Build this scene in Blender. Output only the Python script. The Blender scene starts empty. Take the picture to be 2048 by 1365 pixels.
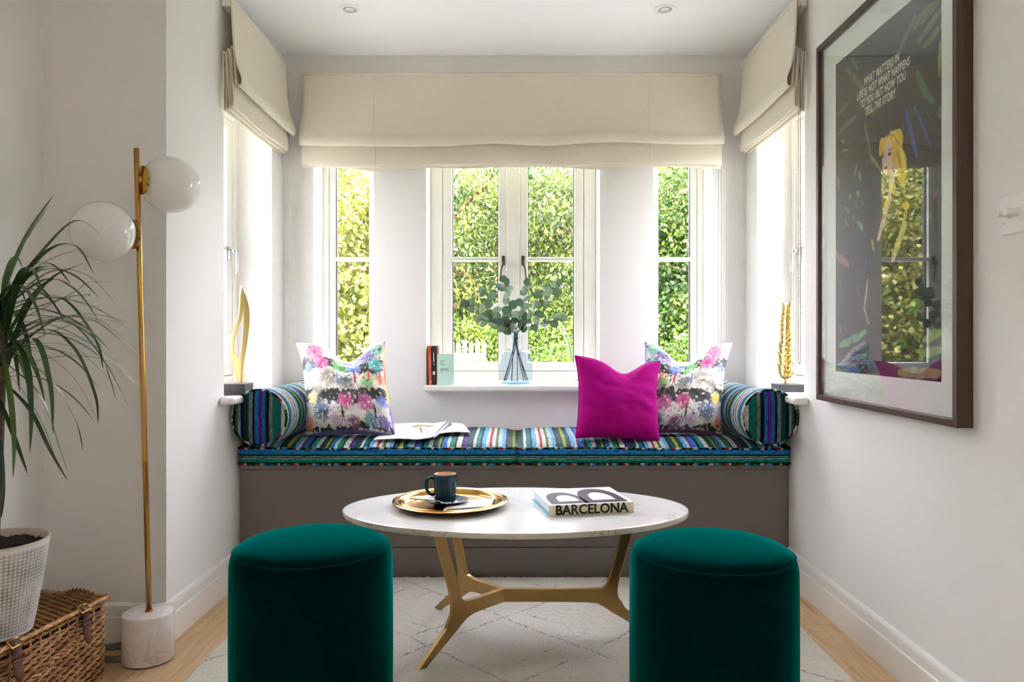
import bpy, bmesh, math, random
import numpy as np
from mathutils import Vector, Matrix, noise

R = math.radians
PI = math.pi
random.seed(7)
np.random.seed(7)
scene = bpy.context.scene
col = scene.collection

# ------------------------------------------------------------------ camera
F, VX, VY, EYE = 1500.0, 1031.0, 676.0, 0.95      # focal length in px, vanishing point, eye height (m)
cam_d = bpy.data.cameras.new('camera')
cam = bpy.data.objects.new('camera', cam_d)
col.objects.link(cam)
cam.location = (0, 0, EYE)
cam.rotation_euler = (R(90), 0, 0)
cam_d.sensor_width = 36
cam_d.lens = F / 2048 * 36
cam_d.shift_x = -(VX - 1024) / 2048
cam_d.shift_y = -(682.5 - VY) / 2048
cam_d.clip_start = 0.05
scene.camera = cam

# ------------------------------------------------------------------ sky and sun
world = bpy.data.worlds.new('sky')
scene.world = world
world.use_nodes = True
wn = world.node_tree.nodes
bg = wn['Background']
tc = wn.new('ShaderNodeTexCoord')
sep = wn.new('ShaderNodeSeparateXYZ')
rmp = wn.new('ShaderNodeValToRGB')
world.node_tree.links.new(tc.outputs['Generated'], sep.inputs[0])
world.node_tree.links.new(sep.outputs['Z'], rmp.inputs[0])
rmp.color_ramp.elements[0].position = 0.0
rmp.color_ramp.elements[0].color = (0.96, 0.93, 0.99, 1)
rmp.color_ramp.elements[1].position = 0.9
rmp.color_ramp.elements[1].color = (0.84, 0.87, 1.0, 1)
world.node_tree.links.new(rmp.outputs[0], bg.inputs['Color'])
bg.inputs['Strength'].default_value = 6.0

sun_d = bpy.data.lights.new('sun', 'SUN')
sun_d.energy = 7.5
sun_d.angle = R(3)
sun_d.color = (1.0, 0.93, 0.80)
sun = bpy.data.objects.new('sun', sun_d)
col.objects.link(sun)
sun.rotation_euler = Vector((0.12, 0.72, -0.80)).to_track_quat('-Z', 'Y').to_euler()

vs = scene.view_settings
vs.view_transform = 'Standard'
vs.look = 'None'
vs.exposure = 2.42
vs.gamma = 1.0
vs.use_curve_mapping = False
scene.display_settings.display_device = 'sRGB'
try:
    scene.cycles.max_bounces = 14
    scene.cycles.diffuse_bounces = 8
    scene.cycles.transparent_max_bounces = 16
    scene.cycles.caustics_reflective = False
    scene.cycles.caustics_refractive = False
    scene.cycles.sample_clamp_indirect = 8.0
except Exception:
    pass


# ------------------------------------------------------------------ helpers
def P(px, py, d):
    """point at depth d (metres from the eye) seen at photo pixel px, py"""
    return Vector(((px - VX) * d / F, d, EYE - (py - VY) * d / F))


def lin(c):
    return tuple(((v / 255) / 12.92 if v / 255 <= 0.04045 else ((v / 255 + 0.055) / 1.055) ** 2.4) for v in c[:3])


class NT:
    def __init__(self, name):
        self.m = bpy.data.materials.new(name)
        self.m.use_nodes = True
        self.t = self.m.node_tree
        self.b = self.t.nodes['Principled BSDF']
        self.out = self.t.nodes['Material Output']

    def n(self, kind, **kw):
        nd = self.t.nodes.new('ShaderNode' + kind)
        for k, v in kw.items():
            setattr(nd, k, v)
        return nd

    def l(self, a, b):
        self.t.links.new(a, b)

    def coord(self, kind='Object', scale=(1, 1, 1)):
        c = self.n('TexCoord')
        m = self.n('Mapping')
        m.inputs['Scale'].default_value = scale
        self.l(c.outputs[kind], m.inputs[0])
        return m.outputs[0]

    def noise(self, vec, scale=5, detail=4, rough=0.5, dist=0.0):
        nd = self.n('TexNoise')
        nd.inputs['Scale'].default_value = scale
        nd.inputs['Detail'].default_value = detail
        nd.inputs['Roughness'].default_value = rough
        nd.inputs['Distortion'].default_value = dist
        if vec is not None:
            self.l(vec, nd.inputs['Vector'])
        return nd.outputs['Fac']

    def math(self, op, a, b=None, c=None):
        nd = self.n('Math', operation=op)
        for i, v in enumerate((a, b, c)):
            if v is None:
                continue
            if isinstance(v, (int, float)):
                nd.inputs[i].default_value = v
            else:
                self.l(v, nd.inputs[i])
        return nd.outputs[0]

    def ramp(self, fac, stops, interp='LINEAR'):
        nd = self.n('ValToRGB')
        cr = nd.color_ramp
        cr.interpolation = interp
        while len(cr.elements) < len(stops):
            cr.elements.new(0.5)
        for e, (p, c) in zip(cr.elements, stops):
            e.position = p
            e.color = (*c, 1)
        self.l(fac, nd.inputs[0])
        return nd.outputs[0]

    def mix(self, fac, a, b, blend='MIX'):
        nd = self.n('Mix', data_type='RGBA', blend_type=blend)
        for sock, v in ((nd.inputs[0], fac), (nd.inputs[6], a), (nd.inputs[7], b)):
            if isinstance(v, (int, float)):
                sock.default_value = v
            elif isinstance(v, tuple):
                sock.default_value = (*v[:3], 1)
            else:
                self.l(v, sock)
        return nd.outputs[2]

    def bump(self, h, strength=0.3, dist=0.01):
        nd = self.n('Bump')
        nd.inputs['Strength'].default_value = strength
        nd.inputs['Distance'].default_value = dist
        self.l(h, nd.inputs['Height'])
        self.l(nd.outputs[0], self.b.inputs['Normal'])

    def set(self, **kw):
        names = dict(color='Base Color', rough='Roughness', metal='Metallic', spec='Specular IOR Level',
                     sheen='Sheen Weight', sheen_rough='Sheen Roughness', sheen_tint='Sheen Tint', coat='Coat Weight',
                     coat_rough='Coat Roughness', trans='Transmission Weight', ior='IOR', alpha='Alpha',
                     sss='Subsurface Weight', sss_r='Subsurface Radius', sss_s='Subsurface Scale')
        for k, v in kw.items():
            s = self.b.inputs[names[k]]
            if isinstance(v, bpy.types.NodeSocket):
                self.l(v, s)
            elif isinstance(v, tuple) and s.type == 'RGBA':
                s.default_value = (*v[:3], 1)
            else:
                s.default_value = v
        return self


def plain(name, rgb, rough=0.5, metal=0.0, var=0.06, scale=20, bump=0.0, **kw):
    """procedural material: a base colour with faint mottling and optional fine relief"""
    t = NT(name)
    v = t.coord('Object')
    nz = t.noise(v, scale, 5)
    c = lin(rgb)
    d = tuple(x * (1 - var) for x in c)
    e = tuple(min(1, x * (1 + var)) for x in c)
    t.set(color=t.ramp(nz, [(0.3, d), (0.7, e)]), rough=rough, metal=metal, **kw)
    if bump:
        t.bump(t.noise(v, scale * 6, 3), bump, 0.002)
    return t.m


class MB:
    """mesh builder: collects shapes, builds one mesh object"""
    def __init__(self):
        self.v, self.f, self.s = [], [], []

    def add(self, verts, faces, smooth=False):
        o = len(self.v)
        self.v.extend([tuple(p) for p in verts])
        for f in faces:
            self.f.append(tuple(i + o for i in f))
            self.s.append(smooth)
        return self

    def box(self, a, b):
        (x0, y0, z0), (x1, y1, z1) = a, b
        x0, x1 = min(x0, x1), max(x0, x1)
        y0, y1 = min(y0, y1), max(y0, y1)
        z0, z1 = min(z0, z1), max(z0, z1)
        v = [(x0, y0, z0), (x1, y0, z0), (x1, y1, z0), (x0, y1, z0), (x0, y0, z1), (x1, y0, z1), (x1, y1, z1), (x0, y1, z1)]
        return self.add(v, [(3, 2, 1, 0), (4, 5, 6, 7), (0, 1, 5, 4), (1, 2, 6, 5), (2, 3, 7, 6), (3, 0, 4, 7)])

    def lathe(self, prof, n=32, center=(0, 0, 0), smooth=True, axis='z', rx=1.0, ry=1.0):
        vs_, fs = [], []
        for (r, z) in prof:
            for k in range(n):
                a = 2 * PI * k / n
                x, y, zz = r * math.cos(a) * rx, r * math.sin(a) * ry, z
                if axis == 'x':
                    x, y, zz = zz, x, y
                elif axis == 'y':
                    x, y, zz = y, zz, x
                vs_.append((x + center[0], y + center[1], zz + center[2]))
        for i in range(len(prof) - 1):
            for k in range(n):
                k2 = (k + 1) % n
                fs.append((i * n + k, i * n + k2, (i + 1) * n + k2, (i + 1) * n + k))
        return self.add(vs_, fs, smooth)

    def tube(self, pts, r, n=8, cap=True, smooth=True, closed=False):
        pts = [Vector(p) for p in pts]
        m = len(pts)
        rad = r if isinstance(r, (list, tuple)) else [r] * m
        tang = []
        for i in range(m):
            if closed:
                t = pts[(i + 1) % m] - pts[(i - 1) % m]
            else:
                t = pts[min(i + 1, m - 1)] - pts[max(i - 1, 0)]
            tang.append(t.normalized() if t.length > 1e-9 else Vector((0, 0, 1)))
        ref = Vector((0, 0, 1)) if abs(tang[0].z) < 0.9 else Vector((1, 0, 0))
        u = tang[0].cross(ref).normalized()
        vs_, fs = [], []
        for i in range(m):
            t = tang[i]
            u = (u - t * u.dot(t))
            u = u.normalized() if u.length > 1e-9 else t.orthogonal().normalized()
            w = t.cross(u)
            for k in range(n):
                a = 2 * PI * k / n
                vs_.append(pts[i] + (u * math.cos(a) + w * math.sin(a)) * rad[i])
        segs = m if closed else m - 1
        for i in range(segs):
            j = (i + 1) % m
            for k in range(n):
                k2 = (k + 1) % n
                fs.append((i * n + k, i * n + k2, j * n + k2, j * n + k))
        if cap and not closed:
            fs.append(tuple(reversed(range(n))))
            fs.append(tuple((m - 1) * n + k for k in range(n)))
        return self.add(vs_, fs, smooth)

    def prism(self, poly, fn, t0, t1):
        """extrude a 2-D outline: fn(u, v, t) -> xyz"""
        n = len(poly)
        vs_ = [fn(u, v, t0) for u, v in poly] + [fn(u, v, t1) for u, v in poly]
        fs = [tuple(reversed(range(n))), tuple(range(n, 2 * n))]
        for i in range(n):
            j = (i + 1) % n
            fs.append((i, j, n + j, n + i))
        return self.add(vs_, fs)

    def sphere(self, c, r, nu=24, nv=14, sx=1, sy=1, sz=1):
        prof = [(max(1e-5, math.sin(PI * i / nv)), -math.cos(PI * i / nv)) for i in range(nv + 1)]
        vs_, fs = [], []
        for (rr, z) in prof:
            for k in range(nu):
                a = 2 * PI * k / nu
                vs_.append((c[0] + r * sx * rr * math.cos(a), c[1] + r * sy * rr * math.sin(a), c[2] + r * sz * z))
        for i in range(nv):
            for k in range(nu):
                k2 = (k + 1) % nu
                fs.append((i * nu + k, i * nu + k2, (i + 1) * nu + k2, (i + 1) * nu + k))
        return self.add(vs_, fs, True)

    def grid(self, fn, nu, nv, smooth=True):
        vs_ = [fn(i / nu, j / nv) for j in range(nv + 1) for i in range(nu + 1)]
        w = nu + 1
        fs = [(j * w + i, j * w + i + 1, (j + 1) * w + i + 1, (j + 1) * w + i) for j in range(nv) for i in range(nu)]
        return self.add(vs_, fs, smooth)

    def mesh(self, name):
        me = bpy.data.meshes.new(name)
        me.from_pydata(self.v, [], self.f)
        me.polygons.foreach_set('use_smooth', self.s)
        me.update()
        return me

    def build(self, name, mat, parent=None, bevel=0.0, seg=2, fix=True, loc=None, solid=0.0, sharp=None):
        me = self.mesh(name)
        if fix:
            bm = bmesh.new()
            bm.from_mesh(me)
            bmesh.ops.remove_doubles(bm, verts=bm.verts, dist=1e-6)
            bmesh.ops.recalc_face_normals(bm, faces=bm.faces)
            bm.to_mesh(me)
            bm.free()
        if sharp:
            me.shade_smooth()
            me.set_sharp_from_angle(angle=R(sharp))
        return link(name, me, mat, parent, loc, bevel, seg, solid)


def link(name, me, mat, parent=None, loc=None, bevel=0.0, seg=2, solid=0.0):
    o = bpy.data.objects.new(name, me)
    col.objects.link(o)
    if mat is not None and not me.materials:
        me.materials.append(mat)
    if parent is not None:
        o.parent = parent
    if loc is not None:
        o.location = loc
    if solid:
        s = o.modifiers.new('thickness', 'SOLIDIFY')
        s.thickness = solid
        s.offset = 0
    if bevel:
        b = o.modifiers.new('edges', 'BEVEL')
        b.width = bevel
        b.segments = seg
        b.limit_method = 'ANGLE'
        b.angle_limit = R(40)
    return o


def tag(o, label, cat, group=None, kind=None):
    o['label'] = label
    if cat:
        o['category'] = cat
    if group:
        o['group'] = group
    if kind:
        o['kind'] = kind
    return o


def thing(name, label, cat, loc=(0, 0, 0), rz=0.0, group=None):
    o = bpy.data.objects.new(name, None)
    col.objects.link(o)
    o.empty_display_size = 0.05
    o.location = loc
    o.rotation_euler = (0, 0, rz)
    return tag(o, label, cat, group)


def struct(o, label=None):
    o['kind'] = 'structure'
    if label:
        o['label'] = label
    return o


def sroot(name, label=None):
    o = bpy.data.objects.new(name, None)
    col.objects.link(o)
    o.empty_display_size = 0.05
    return struct(o, label)


def crom(pts, k=6):
    """Catmull-Rom resample of a list of tuples"""
    pts = [Vector(p) if len(p) == 3 else Vector((*p, 0)) for p in pts]
    out = []
    for i in range(len(pts) - 1):
        p0, p1, p2, p3 = pts[max(i - 1, 0)], pts[i], pts[i + 1], pts[min(i + 2, len(pts) - 1)]
        for j in range(k):
            t = j / k
            out.append(0.5 * ((2 * p1) + (p2 - p0) * t + (2 * p0 - 5 * p1 + 4 * p2 - p3) * t * t + (3 * p1 - p0 - 3 * p2 + p3) * t ** 3))
    out.append(pts[-1])
    return out


def text_mesh(s, size, mat, name, parent, matrix, depth=0.0002, sx=1.0, shear=0.0, offset=0.0, align='CENTER', spacing=1.0):
    cu = bpy.data.curves.new(name, 'FONT')
    cu.body = s
    cu.size = size
    cu.align_x = align
    cu.extrude = depth
    cu.shear = shear
    cu.offset = offset
    cu.space_character = spacing
    cu.space_word = 1.15
    cu.resolution_u = 3
    tmp = bpy.data.objects.new('tmp_text', cu)
    col.objects.link(tmp)
    dg = bpy.context.evaluated_depsgraph_get()
    me = bpy.data.meshes.new_from_object(tmp.evaluated_get(dg))
    bpy.data.objects.remove(tmp)
    bpy.data.curves.remove(cu)
    me.transform(Matrix.Diagonal((sx, 1, 1, 1)))
    me.transform(matrix)
    me.materials.clear()
    me.name = name
    return link(name, me, mat, parent)


def frame3(origin, ex, ey):
    """matrix whose local x, y run along ex, ey"""
    ex, ey = Vector(ex).normalized(), Vector(ey).normalized()
    ez = ex.cross(ey)
    m = Matrix.Identity(4)
    for i in range(3):
        m[i][0], m[i][1], m[i][2], m[i][3] = ex[i], ey[i], ez[i], origin[i]
    return m


# ------------------------------------------------------------------ materials
def wall_paint(name, rgb):
    t = NT(name)
    v = t.coord('Object')
    c = lin(rgb)
    t.set(color=t.ramp(t.noise(v, 1.5, 3), [(0.3, tuple(x * 0.985 for x in c)), (0.7, c)]), rough=0.75, spec=0.25)
    t.bump(t.noise(v, 350, 3), 0.06, 0.001)
    return t.m


M = {}
M['wall'] = wall_paint('warm_white_wall_paint', (238, 237, 234))
M['ceiling'] = wall_paint('white_ceiling_paint', (240, 241, 240))
M['trim'] = plain('white_satin_trim_paint', (240, 238, 233), 0.35, var=0.01, scale=3)
M['frame_white'] = plain('cream_white_window_paint', (241, 240, 232), 0.35, var=0.01, scale=3)
M['grey_paint'] = plain('warm_grey_joinery_paint', (122, 114, 110), 0.5, var=0.02, scale=3)
M['gasket'] = plain('black_glazing_seal', (22, 26, 28), 0.5)
M['pewter'] = plain('pewter_window_furniture', (95, 90, 86), 0.35, 0.9)
M['chrome'] = plain('polished_chrome', (215, 216, 220), 0.12, 1.0, var=0.01)
M['teal_velvet'] = None


def glass_mat(name, tint=(1, 1, 1), refl=1.0):
    """thin pane: straight-through transmission plus Fresnel reflection"""
    t = NT(name)
    tr = t.n('BsdfTransparent')
    tr.inputs[0].default_value = (*tint, 1)
    gl = t.n('BsdfGlossy')
    gl.inputs['Roughness'].default_value = 0.0
    ge = t.n('NewGeometry')
    dp = t.n('VectorMath', operation='DOT_PRODUCT')
    t.l(ge.outputs['Normal'], dp.inputs[0])
    t.l(ge.outputs['Incoming'], dp.inputs[1])
    k = t.math('POWER', t.math('SUBTRACT', 1.0, t.math('ABSOLUTE', dp.outputs['Value'])), 5.0)
    mx = t.n('MixShader')
    t.l(t.math('MULTIPLY', t.math('ADD', 0.04, t.math('MULTIPLY', k, 0.96)), refl), mx.inputs[0])
    t.l(tr.outputs[0], mx.inputs[1])
    t.l(gl.outputs[0], mx.inputs[2])
    t.l(mx.outputs[0], t.out.inputs[0])
    return t.m


M['pane'] = glass_mat('clear_window_glass')
M['picture_glass'] = glass_mat('picture_glass', (0.985, 1.0, 0.99), 1.15)
M['vase_glass'] = glass_mat('pale_blue_glass', (0.80, 0.90, 0.96), 1.0)


def velvet(name, rgb, sheen=0.6, tint=None, rough=0.8, var=0.25, spec=0.1):
    t = NT(name)
    v = t.coord('Object')
    c = lin(rgb)
    nz = t.noise(v, 9, 4, 0.6, 0.5)
    t.set(color=t.ramp(nz, [(0.35, tuple(x * (1 - var) for x in c)), (0.7, c)]), rough=rough, spec=spec, sheen=sheen, sheen_rough=0.35, sheen_tint=lin(tint or rgb))
    t.bump(t.noise(v, 260, 2), 0.08, 0.001)
    return t.m


M['teal_velvet'] = velvet('dark_teal_velvet', (0, 32, 34), 1.0, (0, 168, 160), spec=0.0)
M['magenta_velvet'] = velvet('magenta_velvet', (176, 0, 128), 0.45, (235, 90, 200), var=0.12)


def linen(name, rgb):
    t = NT(name)
    v = t.coord('Object')
    c = lin(rgb)
    a = t.noise(t.coord('Object', (1, 1, 14)), 40, 3)
    b = t.noise(t.coord('Object', (14, 14, 1)), 40, 3)
    s = t.math('ADD', a, b)
    t.set(color=t.ramp(s, [(0.75, tuple(x * 0.93 for x in c)), (1.0, c)]), rough=0.9, spec=0.1, sheen=0.1)
    t.bump(s, 0.15, 0.001)
    dif = t.n('BsdfTranslucent')
    dif.inputs[0].default_value = (*lin((240, 226, 190)), 1)
    mx = t.n('MixShader')
    mx.inputs[0].default_value = 0.12
    t.l(t.b.outputs[0], mx.inputs[1])
    t.l(dif.outputs[0], mx.inputs[2])
    t.l(mx.outputs[0], t.out.inputs[0])
    return t.m


M['linen'] = linen('cream_linen', (238, 231, 214))


def brass(name, rgb=(202, 158, 84), rough=0.2):
    t = NT(name)
    v = t.coord('Object')
    c = lin(rgb)
    nz = t.noise(v, 4, 3, 0.5)
    t.set(color=t.ramp(nz, [(0.3, tuple(x * 0.94 for x in c)), (0.75, c)]), metal=1.0,
          rough=t.math('ADD', t.math('MULTIPLY', nz, 0.08), rough - 0.04))
    return t.m


M['brass'] = brass('brushed_brass')
M['brass_leg'] = brass('antique_brass', (184, 152, 98), 0.3)
M['gold'] = brass('polished_gold', (214, 164, 82), 0.14)
M['gold_cast'] = brass('satin_gold_casting', (222, 196, 128), 0.3)


def marble(name, rgb=(230, 229, 226), vein=(150, 148, 146), scale=3.0, amount=0.5):
    t = NT(name)
    v = t.coord('Object')
    n1 = t.noise(v, scale, 8, 0.62, 1.6)
    ridge = t.math('ABSOLUTE', t.math('SUBTRACT', n1, 0.5))
    n2 = t.noise(v, scale * 0.6, 3, 0.5)
    c = lin(rgb)
    vc = lin(vein)
    k = t.ramp(ridge, [(0.0, (1, 1, 1)), (0.045, (0, 0, 0))])
    k2 = t.math('MULTIPLY', t.math('MULTIPLY', k, t.ramp(n2, [(0.42, (0, 0, 0)), (0.62, (1, 1, 1))])), amount)
    base = t.mix(t.ramp(t.noise(v, scale * 2, 6), [(0.4, (0, 0, 0)), (0.8, (1, 1, 1))]), c, tuple(x * 0.9 for x in c))
    t.set(color=t.mix(k2, base, vc), rough=0.18, spec=0.5)
    return t.m


M['marble'] = marble('white_marble')
M['marble_edge'] = marble('chipped_marble_edge', (226, 220, 208), (120, 106, 90), 9.0, 0.7)
M['marble_lamp'] = marble('warm_white_marble', (233, 227, 224), (176, 160, 156), 7.0, 0.5)
M['black_stone'] = plain('dark_grey_stone', (62, 60, 62), 0.4, var=0.1)


def oak(name):
    t = NT(name)
    oi = t.n('ObjectInfo')
    c = t.n('TexCoord')
    mp = t.n('Mapping')
    mp.inputs['Scale'].default_value = (14, 1.1, 14)
    t.l(c.outputs['Object'], mp.inputs[0])
    cm = t.n('CombineXYZ')
    t.l(t.math('MULTIPLY', oi.outputs['Random'], 37.0), cm.inputs[0])
    t.l(t.math('MULTIPLY', oi.outputs['Random'], 11.0), cm.inputs[1])
    t.l(cm.outputs[0], mp.inputs['Location'])
    g = t.noise(mp.outputs[0], 2.2, 8, 0.62, 1.2)
    colr = t.ramp(g, [(0.25, lin((186, 146, 104))), (0.5, lin((224, 190, 146))), (0.75, lin((238, 208, 168)))])
    tint = t.ramp(oi.outputs['Random'], [(0, lin((238, 232, 226))), (1, lin((255, 255, 255)))])
    kn = t.n('TexVoronoi')
    kn.inputs['Scale'].default_value = 0.55
    t.l(mp.outputs[0], kn.inputs['Vector'])
    kk = t.ramp(kn.outputs['Distance'], [(0.03, (1, 1, 1)), (0.10, (0, 0, 0))])
    t.set(color=t.mix(t.math('MULTIPLY', kk, 0.6), t.mix(1.0, colr, tint, 'MULTIPLY'), lin((120, 84, 54))), rough=0.42, spec=0.35)
    t.bump(g, 0.1, 0.001)
    return t.m


M['oak'] = oak('light_oak')
M['joint'] = plain('dark_floor_joint', (110, 84, 58), 0.8)


def stripe_mat(name, axis, stops, period, offset=0.0, wob=0.006, rough=0.75, fine=(1, 1, 1)):
    """woven velvet stripes running across one object axis, hand-brushed edges"""
    t = NT(name)
    c = t.n('TexCoord')
    sp = t.n('SeparateXYZ')
    t.l(c.outputs['Object'], sp.inputs[0])
    x = sp.outputs['XYZ'.index(axis)]
    w = t.math('MULTIPLY', t.math('SUBTRACT', t.noise(t.coord('Object'), 45, 5, 0.75), 0.5), wob)
    u = t.math('FRACT', t.math('ADD', t.math('DIVIDE', t.math('ADD', x, w), period), offset))
    base = t.ramp(u, stops, 'CONSTANT')
    sc = [60.0, 60.0, 60.0]
    sc['XYZ'.index(axis)] = 240.0
    fl = t.noise(t.coord('Object', tuple(sc)), 1.0, 3, 0.7)
    mott = t.ramp(fl, [(0.30, (0.16, 0.22, 0.24)), (0.52, (0.8, 0.8, 0.8)), (0.72, (1.15, 1.15, 1.1))])
    t.set(color=t.mix(1.0, base, mott, 'MULTIPLY'), rough=rough, spec=0.12, sheen=0.06, sheen_rough=0.4)
    t.bump(fl, 0.25, 0.002)
    return t.m


def stops_of(cols, widths=None):
    widths = widths or [1] * len(cols)
    tot = sum(widths)
    out, p = [], 0
    for c, w in zip(cols, widths):
        out.append((p / tot, lin(c)))
        p += w
    return out


S_ = dict(cream=(204, 204, 190), pale=(166, 196, 198), dkg=(0, 62, 62), black=(6, 22, 28), teal=(0, 104, 116), turq=(16, 142, 152), blue=(26, 106, 176),
          sky=(96, 164, 206), lime=(146, 160, 30), olive=(92, 96, 16), purple=(88, 34, 132), red=(172, 18, 54), green=(10, 112, 84), grey=(110, 128, 128))
SEQ = [('cream', 2.4), ('black', .8), ('purple', 1.4), ('dkg', 3), ('cream', 1.3), ('teal', 2), ('black', .8), ('sky', 2), ('cream', 1.4), ('red', 1.3), ('cream', 1.6), ('olive', 1.3),
       ('pale', 1.8), ('sky', 1.6), ('black', 1.2), ('dkg', 2), ('lime', 1.5), ('dkg', 2.2), ('sky', 1.6), ('pale', 1.2), ('purple', 1.3), ('blue', 2),
       ('black', 1.4), ('turq', 2.0), ('cream', 2.0), ('dkg', 2.6), ('lime', .9), ('black', .9), ('blue', 2), ('pale', 1.4), ('green', 2.2), ('black', 1.0)]
M['stripe_seat'] = stripe_mat('striped_velvet_seat', 'X', stops_of([S_[a] for a, b in SEQ], [b for a, b in SEQ]), 0.44, 0.30, wob=0.012)
M['stripe_roll'] = stripe_mat('striped_velvet_bolster', 'Y', stops_of([S_[a] for a, b in SEQ], [b for a, b in SEQ]), 0.46, 0.12)
CAP = [('black', 2), ('olive', 1.2), ('sky', 1), ('black', 1.5), ('dkg', 2), ('grey', 1.6), ('black', 1), ('blue', 1.6), ('purple', 1.6), ('blue', 1.3), ('black', 1.6),
       ('grey', 1.4), ('green', 2), ('teal', 1.5), ('cream', 2.4)]
M['stripe_cap'] = stripe_mat('striped_velvet_bolster_end', 'X', stops_of([S_[a] for a, b in CAP], [b for a, b in CAP]), 0.214, 0.5)
M['stripe_cap_flip'] = stripe_mat('striped_velvet_bolster_end_mirrored', 'X', stops_of([S_[a] for a, b in CAP[::-1]], [b for a, b in CAP[::-1]]), 0.214, 0.5)
BOX = [('black', .8), ('dkg', 2.4), ('green', 2.8), ('grey', 1.0), ('dkg', 0.9), ('grey', 1.0), ('black', 1.4), ('teal', 1.0), ('blue', 3.8), ('sky', .5), ('black', .6)]
BR = lambda c: tuple(min(250, int(v * 1.28 + 8)) for v in c)  # boxing colours brightened, as the front band faces away from the light
M['stripe_box'] = stripe_mat('striped_velvet_boxing', 'Z', stops_of([BR(S_[a]) for a, b in BOX], [b for a, b in BOX]), 0.064, 0.0, wob=0.006)
M['stripe_pipe'] = stripe_mat('striped_velvet_piping', 'X', stops_of([S_[a] for a in ('dkg', 'cream', 'black', 'sky', 'teal', 'black', 'red', 'cream', 'dkg', 'black', 'olive', 'dkg', 'cream', 'blue', 'black', 'teal')]), 0.20, 0.0, wob=0.05)

# ================================================================== the room
XL, XR, DB, CEIL = -1.085, 1.075, 3.5, 2.266     # bay side walls, back wall depth, ceiling height
XA, DA = -1.465, 2.33                             # alcove side wall, depth of the return wall
WT = 0.30                                         # wall thickness
WHEAD = 1.95
BWIN = [(-0.943, -0.660), (-0.416, 0.393), (0.6417, 0.919)]   # openings in the back wall
SWIN = (2.79, 3.337)                              # opening in the side walls (depth range)
SILL = 0.731
YR = -3.0

mb = MB()
edges = [XL - WT] + [e for w in BWIN for e in w] + [XR + WT]
for i in range(0, len(edges), 2):
    mb.box((edges[i], DB, 0), (edges[i + 1], DB + WT, CEIL))
for a, b in BWIN:
    mb.box((a, DB, 0), (b, DB + WT, SILL - 0.03))
    mb.box((a, DB, WHEAD), (b, DB + WT, CEIL))
struct(mb.build('wall_back', M['wall'], fix=False))


FILL_WIN = (-1.82, -0.97, 1.08, 2.02)                     # window openings added in both side walls behind the camera for fill light


def side_wall(name, x0, x1, y0):
    m = MB()
    if y0 < FILL_WIN[0]:
        m.box((x0, y0, 0), (x1, FILL_WIN[0], CEIL)).box((x0, FILL_WIN[1], 0), (x1, SWIN[0], CEIL))
        m.box((x0, FILL_WIN[0], 0), (x1, FILL_WIN[1], FILL_WIN[2])).box((x0, FILL_WIN[0], FILL_WIN[3]), (x1, FILL_WIN[1], CEIL))
    else:
        m.box((x0, y0, 0), (x1, SWIN[0], CEIL))
    m.box((x0, SWIN[1], 0), (x1, DB, CEIL))
    m.box((x0, SWIN[0], 0), (x1, SWIN[1], SILL - 0.028))
    m.box((x0, SWIN[0], WHEAD), (x1, SWIN[1], CEIL))
    struct(m.build(name, M['wall'], fix=False))


side_wall('wall_left', XL - WT, XL, DA)
side_wall('wall_right', XR, XR + WT, YR)
struct(MB().box((XA - WT, DA, 0), (XL - WT, DA + WT, CEIL)).build('wall_alcove', M['wall']))
mb = MB()
mb.box((XA - WT, YR, 0), (XA, FILL_WIN[0], CEIL)).box((XA - WT, FILL_WIN[1], 0), (XA, DA, CEIL))
mb.box((XA - WT, FILL_WIN[0], 0), (XA, FILL_WIN[1], FILL_WIN[2])).box((XA - WT, FILL_WIN[0], FILL_WIN[3]), (XA, FILL_WIN[1], CEIL))
struct(mb.build('wall_left_room', M['wall'], fix=False))
struct(MB().box((XA - WT, YR - WT, 0), (XR + WT, YR, CEIL)).build('wall_rear', M['wall']))
ceil_o = struct(MB().box((XA - WT, YR - WT, CEIL), (XR + WT, DB + WT, CEIL + 0.25)).build('ceiling', M['ceiling']))
floor = struct(MB().box((XA - WT, YR - WT, -0.12), (XR + WT, DB + WT, -0.012)).build('floor', M['joint']))

# oak planks, running towards the window
PW = 0.18
plank_me = {}
row = 0
x = XR - PW
while x > XA - PW:
    x0, x1 = max(x, XA), x + PW
    y = YR + (0.0, -0.9, -0.35, -1.2)[row % 4] if row else 2.48 - 3 * 1.9
    L = 1.9
    while y < DB - 0.5:
        a, b = max(y, YR), min(y + L, 2.96)
        if b - a > 0.05:
            key = (round(x1 - x0, 3), round(b - a, 3))
            if key not in plank_me:
                w2, l2 = key[0] / 2 - 0.0008, key[1] / 2 - 0.0008
                plank_me[key] = MB().box((-w2, -l2, -0.012), (w2, l2, 0.0)).mesh('plank')
            link('plank', plank_me[key], M['oak'], floor, ((x0 + x1) / 2, (a + b) / 2, 0), bevel=0.0012, seg=1)
        y += L
    x -= PW
    row += 1


# baseboards: tall plain board with a thinner moulded top
def baseboard(name, a, b, inward, h=0.128):
    a, b, n = Vector((*a, 0)), Vector((*b, 0)), Vector((*inward, 0))
    prof = [(0, 0), (0.018, 0), (0.018, 0.084), (0.0175, 0.087), (0.014, 0.089), (0.0135, 0.112), (0.012, 0.120), (0.008, 0.1255), (0, h)]

    def fn(u, v, t):
        p = a + (b - a) * t + n * u
        return (p.x, p.y, v)
    return struct(MB().prism(prof, fn, 0, 1).build(name, M['trim']))


baseboard('baseboard_right', (XR, YR), (XR, 2.944), (-1, 0))
baseboard('baseboard_left', (XL, DA - 0.018), (XL, 2.944), (1, 0))
baseboard('baseboard_alcove', (XA, DA), (XL + 0.018, DA), (0, -1))
baseboard('baseboard_left_room', (XA, YR), (XA, DA - 0.018), (1, 0))


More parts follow.
